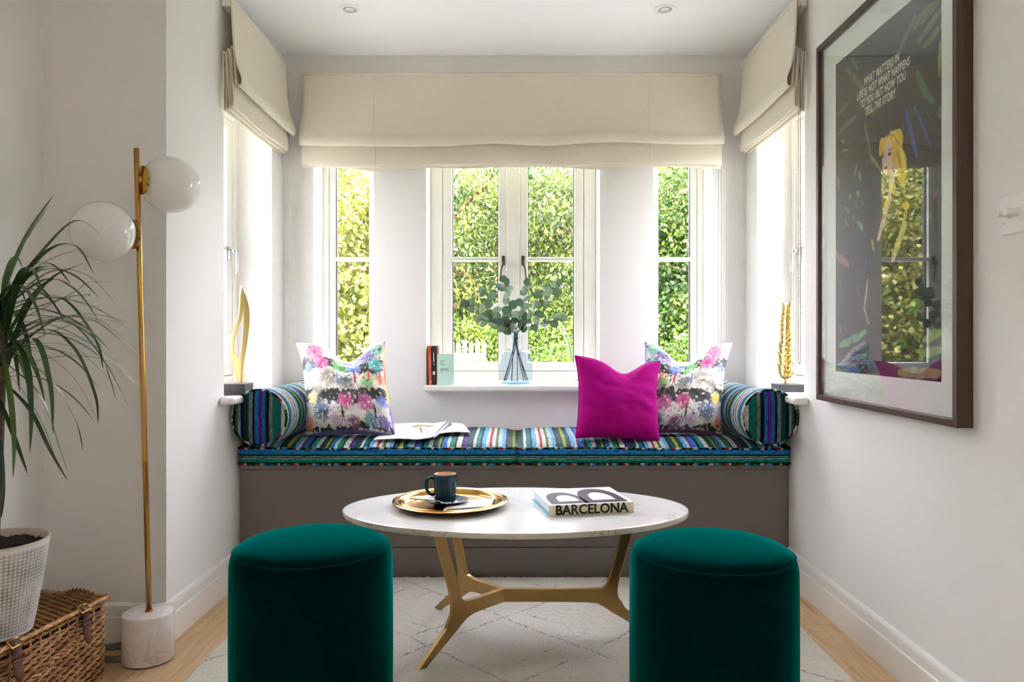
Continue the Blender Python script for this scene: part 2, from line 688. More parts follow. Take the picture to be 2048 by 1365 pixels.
# ------------------------------------------------------------------ windows
def window(n, mp, w0, w1, z0, z1, cases, fw, cw, mull=0.0, bar=1.336, sill=None, label=None, handles=()):
    """mp(u, dep, z) -> world; dep 0 is the inner face of the frame"""
    root = sroot('window_%d' % n, label)

    def bx(m, u0, u1, d0, d1, a, b):
        m.box(mp(u0, d0, a), mp(u1, d1, b))
    m = MB()
    bx(m, w0, w0 + fw, 0, 0.075, z0, z1)
    bx(m, w1 - fw, w1, 0, 0.075, z0, z1)
    bx(m, w0 + fw, w1 - fw, 0, 0.075, z0, z0 + 0.055)
    bx(m, w0 + fw, w1 - fw, 0, 0.075, z1 - 0.055, z1)
    spans = [(w0 + fw, w1 - fw)]
    if cases == 2:
        c = (w0 + w1) / 2
        bx(m, c - mull / 2, c + mull / 2, 0, 0.075, z0 + 0.055, z1 - 0.055)
        spans = [(w0 + fw, c - mull / 2), (c + mull / 2, w1 - fw)]
    m.build('frame', M['frame_white'], root, bevel=0.004, fix=False)
    for k, (a, b) in enumerate(spans):
        c0, c1 = z0 + 0.055, z1 - 0.055
        g = 0.0015
        m = MB()
        cl = cw if (k == 0) else cw * 0.86
        cr = cw if (k == cases - 1) else cw * 0.86
        bx(m, a + g, a + cl, 0.006, 0.062, c0 + g, c1 - g)
        bx(m, b - cr, b - g, 0.006, 0.062, c0 + g, c1 - g)
        bx(m, a + cl, b - cr, 0.006, 0.062, c0 + g, c0 + 0.042)
        bx(m, a + cl, b - cr, 0.006, 0.062, c1 - 0.042, c1 - g)
        cs = m.build('casement', M['frame_white'], root, bevel=0.004, fix=False)
        m = MB()
        bx(m, a + cl, b - cr, 0.008, 0.055, bar - 0.009, bar + 0.009)
        m.build('glazing_bar', M['frame_white'], cs, bevel=0.003)
        for (p, q) in ((c0 + 0.042, bar - 0.009), (bar + 0.009, c1 - 0.042)):
            m = MB()
            bx(m, a + cl, b - cr, 0.030, 0.034, p, q)
            m.build('pane', M['pane'], cs)
            m = MB()
            s = 0.004
            bx(m, a + cl, a + cl + s, 0.026, 0.050, p, q)
            bx(m, b - cr - s, b - cr, 0.026, 0.050, p, q)
            m.build('seal', M['gasket'], cs, fix=False)
    if sill:
        u0, u1, out, th = sill
        m = MB()
        bx(m, u0, u1, -out, -0.1705 if n in (1, 2, 3) else -0.1505, z0 - th, z0)      # nosing in front of the wall
        bx(m, w0, w1, -0.1705 if n in (1, 2, 3) else -0.1505, 0.0, z0 - th, z0)
        m.build('sill', M['trim'], root, bevel=0.010, seg=3)
    return root


FD = DB + 0.17
back_map = lambda u, d, z: (u, FD + d, z)
window(1, back_map, *BWIN[0], SILL, WHEAD, 1, 0.028, 0.030, sill=(BWIN[0][0] - 0.01, BWIN[0][1] + 0.01, 0.205, 0.03))
wc = window(2, back_map, *BWIN[1], SILL, WHEAD, 2, 0.0575, 0.0465, 0.0636, sill=(-0.424, 0.402, 0.215, 0.031))
window(3, back_map, *BWIN[2], SILL, WHEAD, 1, 0.028, 0.030, sill=(BWIN[2][0] - 0.01, BWIN[2][1] + 0.01, 0.205, 0.03))
wl = window(4, lambda u, d, z: (XL - 0.15 - d, u, z), *SWIN, SILL, WHEAD, 1, 0.05, 0.06, sill=(2.742, 3.40, 0.205, 0.028))
wr = window(5, lambda u, d, z: (XR + 0.15 + d, u, z), *SWIN, SILL, WHEAD, 1, 0.05, 0.06, sill=(2.742, 3.40, 0.205, 0.028))
window(6, lambda u, d, z: (XA - 0.12 - d, u, z), FILL_WIN[0], FILL_WIN[1], FILL_WIN[2], FILL_WIN[3], 2, 0.06, 0.07, 0.06, bar=1.5)  # added window, out of view, brings fill light from the left
window(7, lambda u, d, z: (XR + 0.12 + d, u, z), FILL_WIN[0], FILL_WIN[1], FILL_WIN[2], FILL_WIN[3], 2, 0.06, 0.07, 0.06, bar=1.5)  # its added counterpart on the right, also for fill light

# pewter casement stays on the middle window
for sgn, hx in ((-1, -0.0595), (1, 0.0370)):
    h = MB()
    y0 = FD + 0.006
    h.box((hx - 0.008, y0 - 0.006, 1.305), (hx + 0.008, y0, 1.352))
    ho = h.build('handle', M['pewter'], wc, bevel=0.003)
    m = MB()
    m.lathe([(0.0001, 0), (0.0075, 0.0), (0.0075, 0.014), (0.0055, 0.022), (0.0001, 0.022)], 14, (hx, y0 - 0.028, 1.318), axis='y')
    m.build('spindle', M['pewter'], ho)
    ly = y0 - 0.026
    pts = crom([(hx, ly, 1.32), (hx + sgn * 0.002, ly, 1.308), (hx + sgn * 0.009, ly, 1.290), (hx + sgn * 0.013, ly - 0.003, 1.262), (hx + sgn * 0.016, ly - 0.006, 1.225)], 5)
    MB().tube(pts, [0.0042 + 0.0012 * (i / len(pts)) for i in range(len(pts))], 8).build('lever', M['pewter'], ho)
# chrome lever handles on the side windows
for sgn, root, xf in ((-1, wl, XL - 0.15), (1, wr, XR + 0.15)):
    m = MB().box((xf - 0.006, 3.225, 1.288), (xf + sgn * 0.0, 3.250, 1.345)) if sgn > 0 else MB().box((xf, 3.225, 1.288), (xf + 0.006, 3.250, 1.345))
    ho = m.build('handle', M['chrome'], root, bevel=0.002)
    xi = xf - sgn * 0.030
    MB().tube([(xf - sgn * 0.004, 3.238, 1.325), (xi, 3.238, 1.325)], 0.007, 10).build('spindle', M['chrome'], ho)
    MB().tube(crom([(xi, 3.238, 1.330), (xi - sgn * 0.004, 3.236, 1.318), (xi - sgn * 0.006, 3.232, 1.29), (xi - sgn * 0.006, 3.23, 1.225)], 5), 0.006, 8).build('lever', M['chrome'], ho)

# ------------------------------------------------------------------ built-in window seat
SF = 2.945                                        # front face of the seat
ws = thing('window_seat', 'built-in grey painted window seat box filling the bay under the striped cushions', 'bench', (0, SF, 0))
MB().box((XL + 0.002, 0.0, 0.128), (XR - 0.002, 0.02, 0.432)).build('front_panel', M['grey_paint'], ws, bevel=0.0015)
MB().box((XL + 0.002, -0.005, 0.0), (XR - 0.002, 0.02, 0.126)).build('plinth', M['grey_paint'], ws, bevel=0.003)
MB().box((XL + 0.002, -0.012, 0.434), (XR - 0.002, DB - SF - 0.002, 0.454)).build('seat_board', M['grey_paint'], ws, bevel=0.004)

# ------------------------------------------------------------------ recessed ceiling lights
for cx, lab in ((-0.662, 'round white recessed ceiling spotlight nearer the lamp side of the bay'), (0.598, 'round white recessed ceiling spotlight nearer the framed poster')):
    dl = thing('ceiling_spotlight', lab, 'ceiling light', (cx, 3.0, CEIL), group='recessed ceiling spotlights')
    MB().lathe([(0.026, 0.0), (0.027, -0.003), (0.041, -0.004), (0.043, -0.002), (0.043, 0.0)], 36).build('trim_ring', M['trim'], dl)
    MB().lathe([(0.0225, 0.001), (0.0225, -0.0045), (0.0258, -0.0045), (0.0258, 0.001)], 32).build('bezel', M['chrome'], dl)
    MB().lathe([(0.0001, -0.0045), (0.012, -0.004), (0.0225, -0.002), (0.0225, 0.0)], 28).build('lens', plain('frosted_lens', (225, 226, 226), 0.2), dl)


# ================================================================== roman blinds
def beads(path, step=0.0065, r=0.0021):
    pts = [Vector(p) for p in path]
    m = MB()
    bm = bmesh.new()
    bmesh.ops.create_icosphere(bm, subdivisions=1, radius=r)
    bv = [v.co.copy() for v in bm.verts]
    bf = [tuple(v.index for v in f.verts) for f in bm.faces]
    bm.free()
    carry = 0.0
    for a, b in zip(pts[:-1], pts[1:]):
        L = (b - a).length
        t = carry
        while t < L:
            c = a.lerp(b, t / L)
            m.add([v + c for v in bv], bf, True)
            t += step
        carry = t - L
    return m


M['chain_grey'] = plain('chain_beads', (128, 120, 110), 0.4, 0.5)
M['chain_white'] = plain('white_chain_beads', (214, 210, 200), 0.4)
PROF = [(.042, 2.195), (.044, 2.10), (.052, 2.0), (.065, 1.94), (.077, 1.905), (.075, 1.88), (.064, 1.874), (.055, 1.892), (.052, 1.95), (.0480, 2.008), (.0435, 2.020),
        (.0385, 2.0), (.0435, 1.9), (.048, 1.825), (.044, 1.800), (.0395, 1.815), (.0385, 1.9), (.0335, 2.0), (.029, 2.010), (.0245, 1.99), (.029, 1.9), (.033, 1.815),
        (.028, 1.793), (.0235, 1.812), (.024, 1.9), (.0195, 1.99), (.015, 2.0), (.0105, 1.99), (.0125, 1.9), (.0155, 1.785)]


def blind(name, label, L, place, prof, chain_u, chain_low, chain_r, rail_z, seams=(), wob=0.006, seed=0, chain_o=0.05):
    """place(u, off, z): u along the rail, off out from the wall"""
    root = thing(name, label, 'roman blind', place(L / 2, 0, prof[-1][1]))
    base = root.location

    def loc(p):
        return Vector(p) - base
    pr = [(p.x, p.y) for p in crom(prof, 5)]
    zmin, zmax = min(p[1] for p in prof), max(p[1] for p in prof)
    N = max(24, int(L / 0.022))
    hang = [p for p in pr]

    def fn(i, j):
        u = i * L
        o, z = hang[int(round(j * (len(hang) - 1)))]
        k = min(1, max(0, (2.12 - z) / 0.25))
        w = noise.noise(Vector((u * 3.1 + seed, j * 2.0, seed * 1.7)))
        w2 = noise.noise(Vector((u * 7.0 + seed, z * 4.0, 3.3)))
        o2 = o + k * (0.006 * w * (o / 0.08) + 0.0015 * w2)
        fl = 0.006 * math.sin(PI * min(1, abs(i - 0.5) * 2)) * 0
        du = k * (0.004 if o > 0.055 else 0.0) * ((i - 0.5) * 2) ** 3
        return loc(place(u + du, max(o2, 0.008), z + k * wob * w + fl))
    fab = MB().grid(fn, N, len(hang) - 1).build('fabric', M['linen'], root, solid=0.0026, fix=False)
    # hem rolled over the head rail
    MB().tube([loc(place(L * k / 30, 0.040, prof[0][1] + 0.0015 * noise.noise(Vector((k * .4, seed, 0))))) for k in range(31)], 0.0085, 8).build('hem', M['linen'], fab)
    for su in seams:
        m = MB()
        idx = [k for k in range(len(pr)) if k < 22 or 55 < k < 70]
        a = [loc(place(su + 0.004 * math.sin(pr[k][1] * 9), pr[k][0] + 0.0022, pr[k][1])) for k in idx if k < 22]
        b = [loc(place(su + 0.002, pr[k][0] + 0.0022, pr[k][1])) for k in idx if k > 22]
        m.tube(a, 0.0016, 5)
        m.tube(b, 0.0016, 5)
        m.build('seam', M['linen'], fab)
    lo, hi = Vector(place(0.006, 0.002, rail_z - 0.030)) - base, Vector(place(L - 0.006, 0.036, rail_z + 0.012)) - base
    MB().box(lo, hi).build('head_rail', M['trim'], root, bevel=0.004)
    # bead chain loop
    o = chain_o
    s = chain_r
    path = [place(chain_u - s, o, rail_z - 0.02), place(chain_u - s, o, chain_low + s)]
    for k in range(1, 9):
        a = PI * k / 9
        path.append(place(chain_u - s * math.cos(a), o, chain_low + s - s * math.sin(a)))
    path += [place(chain_u + s, o, chain_low + s), place(chain_u + s, o, rail_z - 0.02)]
    path = [Vector(p) - base for p in path]
    ch = beads(path).build('bead_chain', M['chain_white'] if seed == 1 else M['chain_grey'], root, fix=False)
    ch['kind'] = 'stuff'
    MB().tube(path, 0.0006, 4).build('cord', M['chain_white'], ch, fix=False)
    return root


Y0, Y1 = 2.752, 3.428
blind('roman_blind', 'cream roman blind on the left side window, above the gold loop sculpture', Y1 - Y0,
      lambda u, o, z: (XL + o, Y0 + u, z), PROF, Y1 - Y0 - 0.010, 0.925, 0.012, 2.20, seed=1)
blind('roman_blind', 'cream roman blind on the right side window, beside the framed poster', Y1 - Y0,
      lambda u, o, z: (XR - o, Y0 + u, z), PROF, 0.010, 0.855, 0.010, 2.20, seed=4, chain_o=0.030)
PB = [(o, 2.166 - (2.195 - z) * 0.985) for o, z in PROF]
PB = [(o, z if z > 1.95 else z - 0.012 - (0.018 if o < 0.05 else 0)) for o, z in PB]
BX0, BX1 = -0.985, 0.950
blind('roman_blind', 'wide cream roman blind across the back wall above the middle window', BX1 - BX0,
      lambda u, o, z: (BX0 + u, DB - o, z), PB, BX1 - BX0 - 0.004, 0.86, 0.006, 2.165, seams=(0.335, 1.602), wob=0.022, seed=9, chain_o=0.028)


# ================================================================== seat cushions
def seat_cushion(x0, x1, label):
    cx = (x0 + x1) / 2
    yb, yf = DB - 0.012, SF - 0.028
    zb, zt = 0.455, 0.521
    root = thing('seat_cushion', label, 'cushion', (cx, (yb + yf) / 2, zb), group='striped seat cushions on the window seat')
    w, d, h = (x1 - x0) / 2, (yb - yf) / 2, zt - zb
    r = 0.03

    def outline(n=10):
        out = []
        for (sx, sy, a0) in ((1, 1, 0), (-1, 1, 90), (-1, -1, 180), (1, -1, 270)):
            for k in range(n + 1):
                a = R(a0 + 90 * k / n)
                out.append((sx * (w - r) + r * math.cos(a), sy * (d - r) + r * math.sin(a)))
        res = []
        for (ax, ay), (bx_, by) in zip(out, out[1:] + out[:1]):
            L = math.hypot(bx_ - ax, by - ay)
            k = max(1, int(L / 0.02))
            for i in range(k):
                res.append((ax + (bx_ - ax) * i / k, ay + (by - ay) * i / k))
        return res
    ol = outline()
    wave = lambda px, py: 0.0035 * noise.noise(Vector((px * 4 + x0 * 9, py * 4, 0.3)))

    def top(i, j):
        px, py = -w + 2 * w * i, -d + 2 * d * j
        # round the corners of the grid
        ex, ey = max(0, abs(px) - (w - r)), max(0, abs(py) - (d - r))
        if ex > 0 and ey > 0:
            L = math.hypot(ex, ey)
            m_ = max(ex, ey)
            f = m_ / L if L else 1
            px = math.copysign(w - r + ex * f, px)
            py = math.copysign(d - r + ey * f, py)
        ed = max(0, min(1, (w - abs(px)) / 0.09)) * 0.5 + 0.5 * max(0, min(1, (w - abs(px)) / 0.03))
        ed2 = max(0, min(1, (d - abs(py)) / 0.12)) ** 0.6
        z = h - 0.003 + 0.030 * (ed ** 0.5) * ed2 + wave(px, py) * 1.2
        return (px, py, z)
    MB().grid(top, 56, 30).build('top_panel', M['stripe_seat'], root)
    n = len(ol)
    rings = []
    for t in (0, .2, .4, .6, .8, 1):
        bul = 0.005 * math.sin(PI * t)
        rings.append([(px * (1 + bul / w), py * (1 + bul / d), t * (h - 0.003) + (wave(px, py) * 1.2 if t == 1 else wave(px, py) * t)) for px, py in ol])
    vs_ = [p for rg in rings for p in rg]
    fs = [(i * n + k, i * n + (k + 1) % n, (i + 1) * n + (k + 1) % n, (i + 1) * n + k) for i in range(5) for k in range(n)]
    MB().add(vs_, fs, True).add([(px, py, 0.0) for px, py in ol], [tuple(range(n))]).build('boxing', M['stripe_box'], root)
    for z in (h - 0.002, 0.003):
        pts = [(px * (1 + 0.003 / w), py * (1 + 0.003 / d), z + wave(px, py) * (1.2 if z > 0.02 else 0)) for px, py in ol]
        MB().tube(pts, 0.0048, 7, closed=True).build('piping', M['stripe_pipe'], root)
    return root


seat_cushion(XL + 0.004, 0.002, 'striped velvet seat cushion carrying the open magazine')
seat_cushion(0.006, XR - 0.004, 'striped velvet seat cushion carrying the plain magenta cushion')


# ================================================================== bolsters
def bolster(cx, label, capmat, yaw):
    r, L = 0.106, 0.60
    root = thing('bolster_cushion', label, 'cushion', (cx, 2.842, 0.5415), yaw, group='striped bolsters at the ends of the window seat')
    prof = [(r * 0.985, 0.0), (r, 0.012), (r * 1.01, 0.1), (r * 1.0, 0.3), (r * 1.01, 0.5), (r, L - 0.012), (r * 0.985, L)]
    pts = crom([(a, b) for a, b in prof], 6)
    MB().lathe([(p.x, p.y) for p in pts], 56, (0, 0, r), axis='y').build('roll', M['stripe_roll'], root)
    MB().lathe([(0.0001, -0.010), (r * 0.4, -0.009), (r * 0.8, -0.005), (r * 0.985, 0.0)], 48, (0, 0, r), axis='y').build('end_panel', capmat, root)
    MB().lathe([(0.0001, L + 0.008), (r * 0.6, L + 0.006), (r * 0.985, L)], 40, (0, 0, r), axis='y').build('end_panel', capmat, root)
    for y in (0, L):
        MB().tube([((r * 0.995) * math.cos(2 * PI * k / 56), y, r + (r * 0.995) * math.sin(2 * PI * k / 56)) for k in range(56)], 0.0048, 7, closed=True).build('piping', M['stripe_pipe'], root)
    return root


bolster(-0.972, 'striped velvet bolster under the sill with the gold loop sculpture', M['stripe_cap'], R(-2))
bolster(0.966, 'striped velvet bolster under the sill with the gold leaf sculpture', M['stripe_cap_flip'], R(2))


# ================================================================== scatter cushions
def pillow(a, b, T, pinch, chop, chop_u, n, seed, sag=0.0, wr=0.004, wrs=5.0, ears=(1, 1, 1, 1)):
    """front and back grids of a filled square cushion; local x right, z up, -y front"""
    us = np.linspace(-1, 1, n + 1)
    U, V = np.meshgrid(us, us)
    def edge(q):
        return 1 - np.abs(q) ** 2
    X = a * U * (1 - pinch * edge(V) * np.abs(U) ** 2)
    Z = b * V * (1 - pinch * edge(U) * np.abs(V) ** 2)
    top = np.clip((V + 0.1) / 1.1, 0, 1) ** 1.5
    ch = np.exp(-((U - chop_u) / 0.42) ** 2)
    Z = Z - chop * top * ch
    # corner ears lean outwards
    X = X + np.sign(U) * a * 0.05 * np.clip(V, 0, 1) ** 3 * np.abs(U) ** 3
    Z = Z - sag * (1 - V) * 0.5 * edge(U)
    th = T * (np.clip((1 - U ** 2) * (1 - V ** 2), 0, 1)) ** 0.42
    th = th * (1 - 0.45 * top * ch) * (1.0 + 0.22 * (-V))
    W = np.zeros_like(X)
    for j in range(n + 1):
        for i in range(n + 1):
            u, v = U[j, i], V[j, i]
            W[j, i] = noise.noise(Vector((u * wrs * 0.6 + seed, v * wrs + seed, seed))) + 0.5 * noise.noise(Vector((u * wrs * 1.5, v * wrs * 2.1 + seed, seed * 2)))
            k = max(0.0, 1 - math.hypot(u - math.copysign(1, u), v + 0.0) / 0.8)   # pulled seams along the sides
            W[j, i] += 1.2 * k * math.sin(v * 16 + 5 * u + seed)
    msk = (np.clip((1 - U ** 2) * (1 - V ** 2), 0, 1)) ** 0.3
    W = W * wr * msk
    return U, V, X, Z, th, W


def cushion(name, label, loc, rot, size, T, asp, skew, paint, mat, backmat, n=90, pinch=0.07, chop=0.05, chop_u=0.0, seed=1, wr=0.004, group=None, wrs=5.0, pipe=None):
    a = size / 2
    root = thing(name, label, 'cushion', loc, group=group)
    root.rotation_euler = rot
    U, V, X, Z, th, W = pillow(a, a * asp, T, pinch, chop, chop_u, n, seed, wr=wr, wrs=wrs)
    Z0 = Z + a * asp
    X = X + skew * np.clip((V + 1) / 2, 0, 1) ** 1.2

    def mk(sign, nm, mt):
        Yv = sign * th + W * (1 if sign < 0 else 0.5)
        co = np.stack([X, Yv, Z0], -1).reshape(-1, 3)
        w = n + 1
        idx = np.arange(w * w).reshape(w, w)
        q = np.stack([idx[:-1, :-1], idx[:-1, 1:], idx[1:, 1:], idx[1:, :-1]], -1).reshape(-1, 4)
        if sign > 0:
            q = q[:, ::-1]
        me = bpy.data.meshes.new(nm)
        me.from_pydata([tuple(c) for c in co], [], [tuple(int(k) for k in f) for f in q])
        me.polygons.foreach_set('use_smooth', [True] * len(me.polygons))
        if paint is not None:
            ca = me.color_attributes.new('print', 'FLOAT_COLOR', 'POINT')
            rgb = paint(U * (1 if sign < 0 else -1), V).reshape(-1, 3)
            ca.data.foreach_set('color', np.concatenate([rgb, np.ones((rgb.shape[0], 1))], 1).astype(np.float32).ravel())
        me.update()
        return link(nm, me, mt, root)
    mk(-1, 'front_panel', mat)
    mk(1, 'back_panel', backmat)
    ring = [(X[0, i], Z0[0, i]) for i in range(n)] + [(X[i, n], Z0[i, n]) for i in range(n)] + [(X[n, n - i], Z0[n, n - i]) for i in range(n)] + [(X[n - i, 0], Z0[n - i, 0]) for i in range(n)]
    if pipe:
        MB().tube([(p[0], 0, p[1]) for p in ring[::2]], 0.0028, 6, closed=True).build('piping', pipe, root)
    return root


def vcol_mat(name, rough=0.6, sheen=0.1, bump=0.1, spec=0.3):
    t = NT(name)
    at = t.n('VertexColor')
    at.layer_name = 'print'
    t.set(color=at.outputs[0], rough=rough, sheen=sheen, spec=spec)
    if bump:
        t.bump(t.noise(t.coord('Object'), 300, 2), bump, 0.001)
    return t.m


def lerp3(base, c, k):
    return base * (1 - k[..., None]) + np.array(c) * k[..., None]


def fbm(U, V, s, seed):
    out = np.zeros(U.shape)
    f = np.nditer(U, flags=['multi_index'])
    for _ in f:
        i = f.multi_index
        out[i] = noise.noise(Vector((U[i] * s, V[i] * s, seed)))
    return out


def print_fn(seed, mirror=1):
    rng = random.Random(seed)
    bursts = [(-.58, .72, .24, (222, 20, 110)), (-.42, .42, .17, (214, 50, 140)), (.02, .42, .20, (96, 186, 80)), (.30, .40, .16, (90, 130, 220)), (.62, .70, .22, (96, 84, 160)),
              (.80, .42, .17, (70, 186, 186)), (.15, .60, .14, (90, 110, 210)), (.86, .80, .14, (100, 190, 160)), (-.30, .08, .22, (150, 140, 120)), (.10, -.02, .16, (70, 84, 78)),
              (.58, .02, .17, (100, 190, 90)), (.50, .10, .06, (236, 120, 60)), (.90, .05, .14, (244, 140, 60)), (-.55, -.08, .16, (160, 150, 130)), (.05, -.42, .17, (208, 60, 140)),
              (.48, -.45, .18, (190, 60, 150)), (.85, -.40, .14, (90, 110, 210)), (-.52, -.60, .20, (30, 84, 116)), (.55, -.78, .16, (40, 130, 140)), (.15, -.85, .15, (120, 30, 90)),
              (-.20, -.78, .15, (190, 160, 190)), (-.78, .30, .12, (90, 120, 200)), (-.72, -.30, .13, (240, 200, 40)), (.82, -.78, .14, (90, 60, 150)), (-.85, -.80, .13, (250, 130, 90))]

    figs = [(.30, .12, 1.0, (40, 16, 28), (196, 24, 84)), (.62, .16, .85, (150, 70, 60), (214, 80, 70)), (-.08, .06, .8, (60, 90, 150), (90, 140, 200)), (.88, .14, .8, (40, 36, 60), (220, 110, 50)),
            (-.05, -.62, .8, (24, 22, 30), (24, 22, 30)), (.66, -.60, .8, (24, 22, 30), (60, 30, 80)), (-.66, .66, .7, (180, 30, 80), (230, 120, 150))]

    def paint(U, V):
        U = U * mirror
        c = np.ones(U.shape + (3,)) * np.array(lin((232, 230, 224)))
        n1 = fbm(U, V, 3.0, seed)
        n2 = fbm(U, V, 11.0, seed + 5)
        c = lerp3(c, lin((206, 200, 206)), np.clip(n1 * 1.2, 0, .8))
        c = lerp3(c, lin((214, 208, 180)), np.clip(-n1 * 1.4, 0, .7))
        for (v0, v1, ph) in ((0.26, 0.56, 0.0), (-0.42, -0.14, 1.4), (-1.0, -0.86, 2.0)):
            vv = V + 0.045 * np.sin(U * 3 + ph) + 0.09 * n2 + 0.06 * n1
            k = np.clip((vv - v0) / 0.03, 0, 1) * np.clip((v1 - vv) / 0.03, 0, 1)
            c = lerp3(c, lin((24, 26, 32)), k * 0.95)
        for (bx_, by, br, bc) in bursts:
            dx, dy = U - bx_, V - by
            rr = np.hypot(dx, dy)
            an = np.arctan2(dy, dx)
            spoke = 0.5 + 0.5 * np.sin(an * 22 + 3 * n1)
            edge = br * (0.80 + 0.34 * spoke * np.clip(rr / br, 0, 1) + 0.30 * n2)
            k = np.clip((edge - rr) / (0.10 * br), 0, 1)
            soft = 0.55 + 0.45 * np.clip(1 - rr / br, 0, 1)
            cc = np.array(lin(bc))
            lightc = np.minimum(1, cc * 1.0 + 0.32)
            m = k * (0.75 + 0.25 * spoke)
            tgt = cc * soft[..., None] + lightc * (1 - soft[..., None])
            c = c * (1 - m[..., None]) + tgt * m[..., None]
            c = lerp3(c, lin((20, 16, 26)), np.clip(1 - rr / (0.07 * br + 0.006), 0, 1))
        # ink splashes around the dark bands
        n3 = fbm(U, V, 17.0, seed + 9)
        n4 = fbm(U, V, 4.0, seed + 13)
        c = lerp3(c, lin((26, 24, 30)), np.clip((n3 - 0.30) / 0.08, 0, 1) * np.clip((n4 - 0.02) / 0.1, 0, 1) * 0.9)
        c = lerp3(c, lin((240, 238, 232)), np.clip((-n3 - 0.36) / 0.06, 0, 1) * 0.85)
        # slender dancing figures in tapered strokes
        for (fx, fy, sc, pc, pc2) in figs:
            for (ax_, ay, bx2, by2, w0, w1) in ((-.02, .10, -.12, .06, .010, .012), (-.12, .06, -.05, -.03, .011, .009), (.02, .10, .13, .05, .010, .012), (.13, .05, .06, -.04, .011, .009),
                                              (0, .12, 0, -.02, .024, .030), (0, -.02, 0, -.13, .034, .030), (-.01, -.13, -.06, -.30, .014, .007), (.01, -.13, .07, -.30, .014, .007), (0, .15, 0, .17, .018, .018)):
                x0, y0, x1, y1 = fx + ax_ * sc, fy + ay * sc, fx + bx2 * sc, fy + by2 * sc
                L2 = (x1 - x0) ** 2 + (y1 - y0) ** 2 + 1e-9
                t = np.clip(((U - x0) * (x1 - x0) + (V - y0) * (y1 - y0)) / L2, 0, 1)
                dd = np.hypot(U - x0 - t * (x1 - x0), V - y0 - t * (y1 - y0)) + 0.008 * n3
                ww = (w0 + (w1 - w0) * t) * sc
                c = lerp3(c, lin(pc2 if w0 > .02 else pc), np.clip((ww - dd) / 0.007, 0, 1) * 0.92)
        # rainbow border
        e = np.maximum(np.abs(U), np.abs(V))
        hue = (np.sin(V * 7 + seed) * 0.5 + 0.5)[..., None]
        bc = np.array(lin((240, 190, 40))) * hue + np.array(lin((220, 70, 70))) * (1 - hue)
        hue2 = (np.clip(np.sin(V * 3.1 + 1 + seed), 0, 1))[..., None]
        bc = bc * (1 - hue2) + np.array(lin((60, 90, 200))) * hue2
        k = np.clip((e - 0.965) / 0.02, 0, 1)[..., None]
        return np.clip(c * (1 - k) + bc * k, 0, 1)
    return paint


M['print'] = vcol_mat('figure_print_satin', 0.45, 0.15, 0.06, 0.4)
M['print_back'] = plain('orange_satin', (214, 104, 50), 0.5)
cushion('print_cushion', 'multicolour figure print cushion leaning beside the open magazine', (-0.672, 3.045, 0.545), (R(-26), R(-1.0), R(-2)), 0.375, 0.085, 1.16, -0.085,
        print_fn(3), M['print'], M['print'], n=170, pinch=0.085, chop=0.085, chop_u=0.25, seed=2.3, wr=0.005, group='figure print cushions')
cushion('print_cushion', 'multicolour figure print cushion half hidden behind the magenta cushion', (0.668, 3.085, 0.545), (R(-24), R(1), R(3)), 0.375, 0.085, 1.14, 0.090,
        print_fn(11, -1), M['print'], M['print'], n=170, pinch=0.085, chop=0.095, chop_u=-0.2, seed=7.1, wr=0.005, group='figure print cushions')
cushion('plain_cushion', 'plain magenta velvet cushion on the striped seat', (0.408, 2.990, 0.541), (R(-17), R(3.5), R(4)), 0.340, 0.075, 1.0, 0.0,
        None, M['magenta_velvet'], M['magenta_velvet'], n=80, pinch=0.07, chop=0.055, chop_u=0.15, seed=4.7, wr=0.0045, wrs=3.2, pipe=M['magenta_velvet'])


# ================================================================== rug
def rug_mat():
    t = NT('cream_wool_pile')
    c = t.n('TexCoord')
    sp = t.n('SeparateXYZ')
    t.l(c.outputs['Object'], sp.inputs[0])
    x, y = sp.outputs[0], sp.outputs[1]
    v = t.coord('Object')
    wob = t.math('MULTIPLY', t.math('SUBTRACT', t.noise(v, 7, 3), 0.5), 0.05)
    total = None
    for (sgn, ph, per, k0, k1) in ((1, 2.0, 0.45, .40, .52), (-1, 2.53, 0.52, .40, .52), (-1, 2.66, 0.52, .52, .62), (1, 2.12, 0.45, .56, .66)):
        s = t.math('ADD', t.math('MULTIPLY', x, sgn), y)
        u = t.math('DIVIDE', t.math('SUBTRACT', t.math('ADD', s, wob), ph), per)
        f = t.math('ABSOLUTE', t.math('SUBTRACT', t.math('FRACT', t.math('ADD', u, 0.5)), 0.5))
        line = t.ramp(f, [(0.004 / per, (1, 1, 1)), (0.0085 / per, (0, 0, 0))])
        gate = t.ramp(t.noise(t.coord('Object'), 3.0 + ph, 2), [(k0, (0, 0, 0)), (k1, (1, 1, 1))])
        line = t.math('MULTIPLY', line, gate)
        total = line if total is None else t.math('MAXIMUM', total, line)
    dash = t.ramp(t.noise(v, 95, 3, 0.7), [(0.42, (0, 0, 0)), (0.62, (1, 1, 1))])
    k = t.math('MULTIPLY', t.math('MULTIPLY', total, dash), 0.85)
    base = t.ramp(t.noise(v, 160, 4, 0.7), [(0.25, lin((222, 212, 198))), (0.6, lin((247, 241, 231)))])
    t.set(color=t.mix(k, base, lin((96, 86, 78))), rough=0.95, spec=0.05, sheen=0.15)
    t.bump(t.noise(v, 320, 3, 0.7), 0.7, 0.006)
    return t.m


RX0, RX1, RY0, RY1 = -0.912, 0.930, 0.1, 2.934


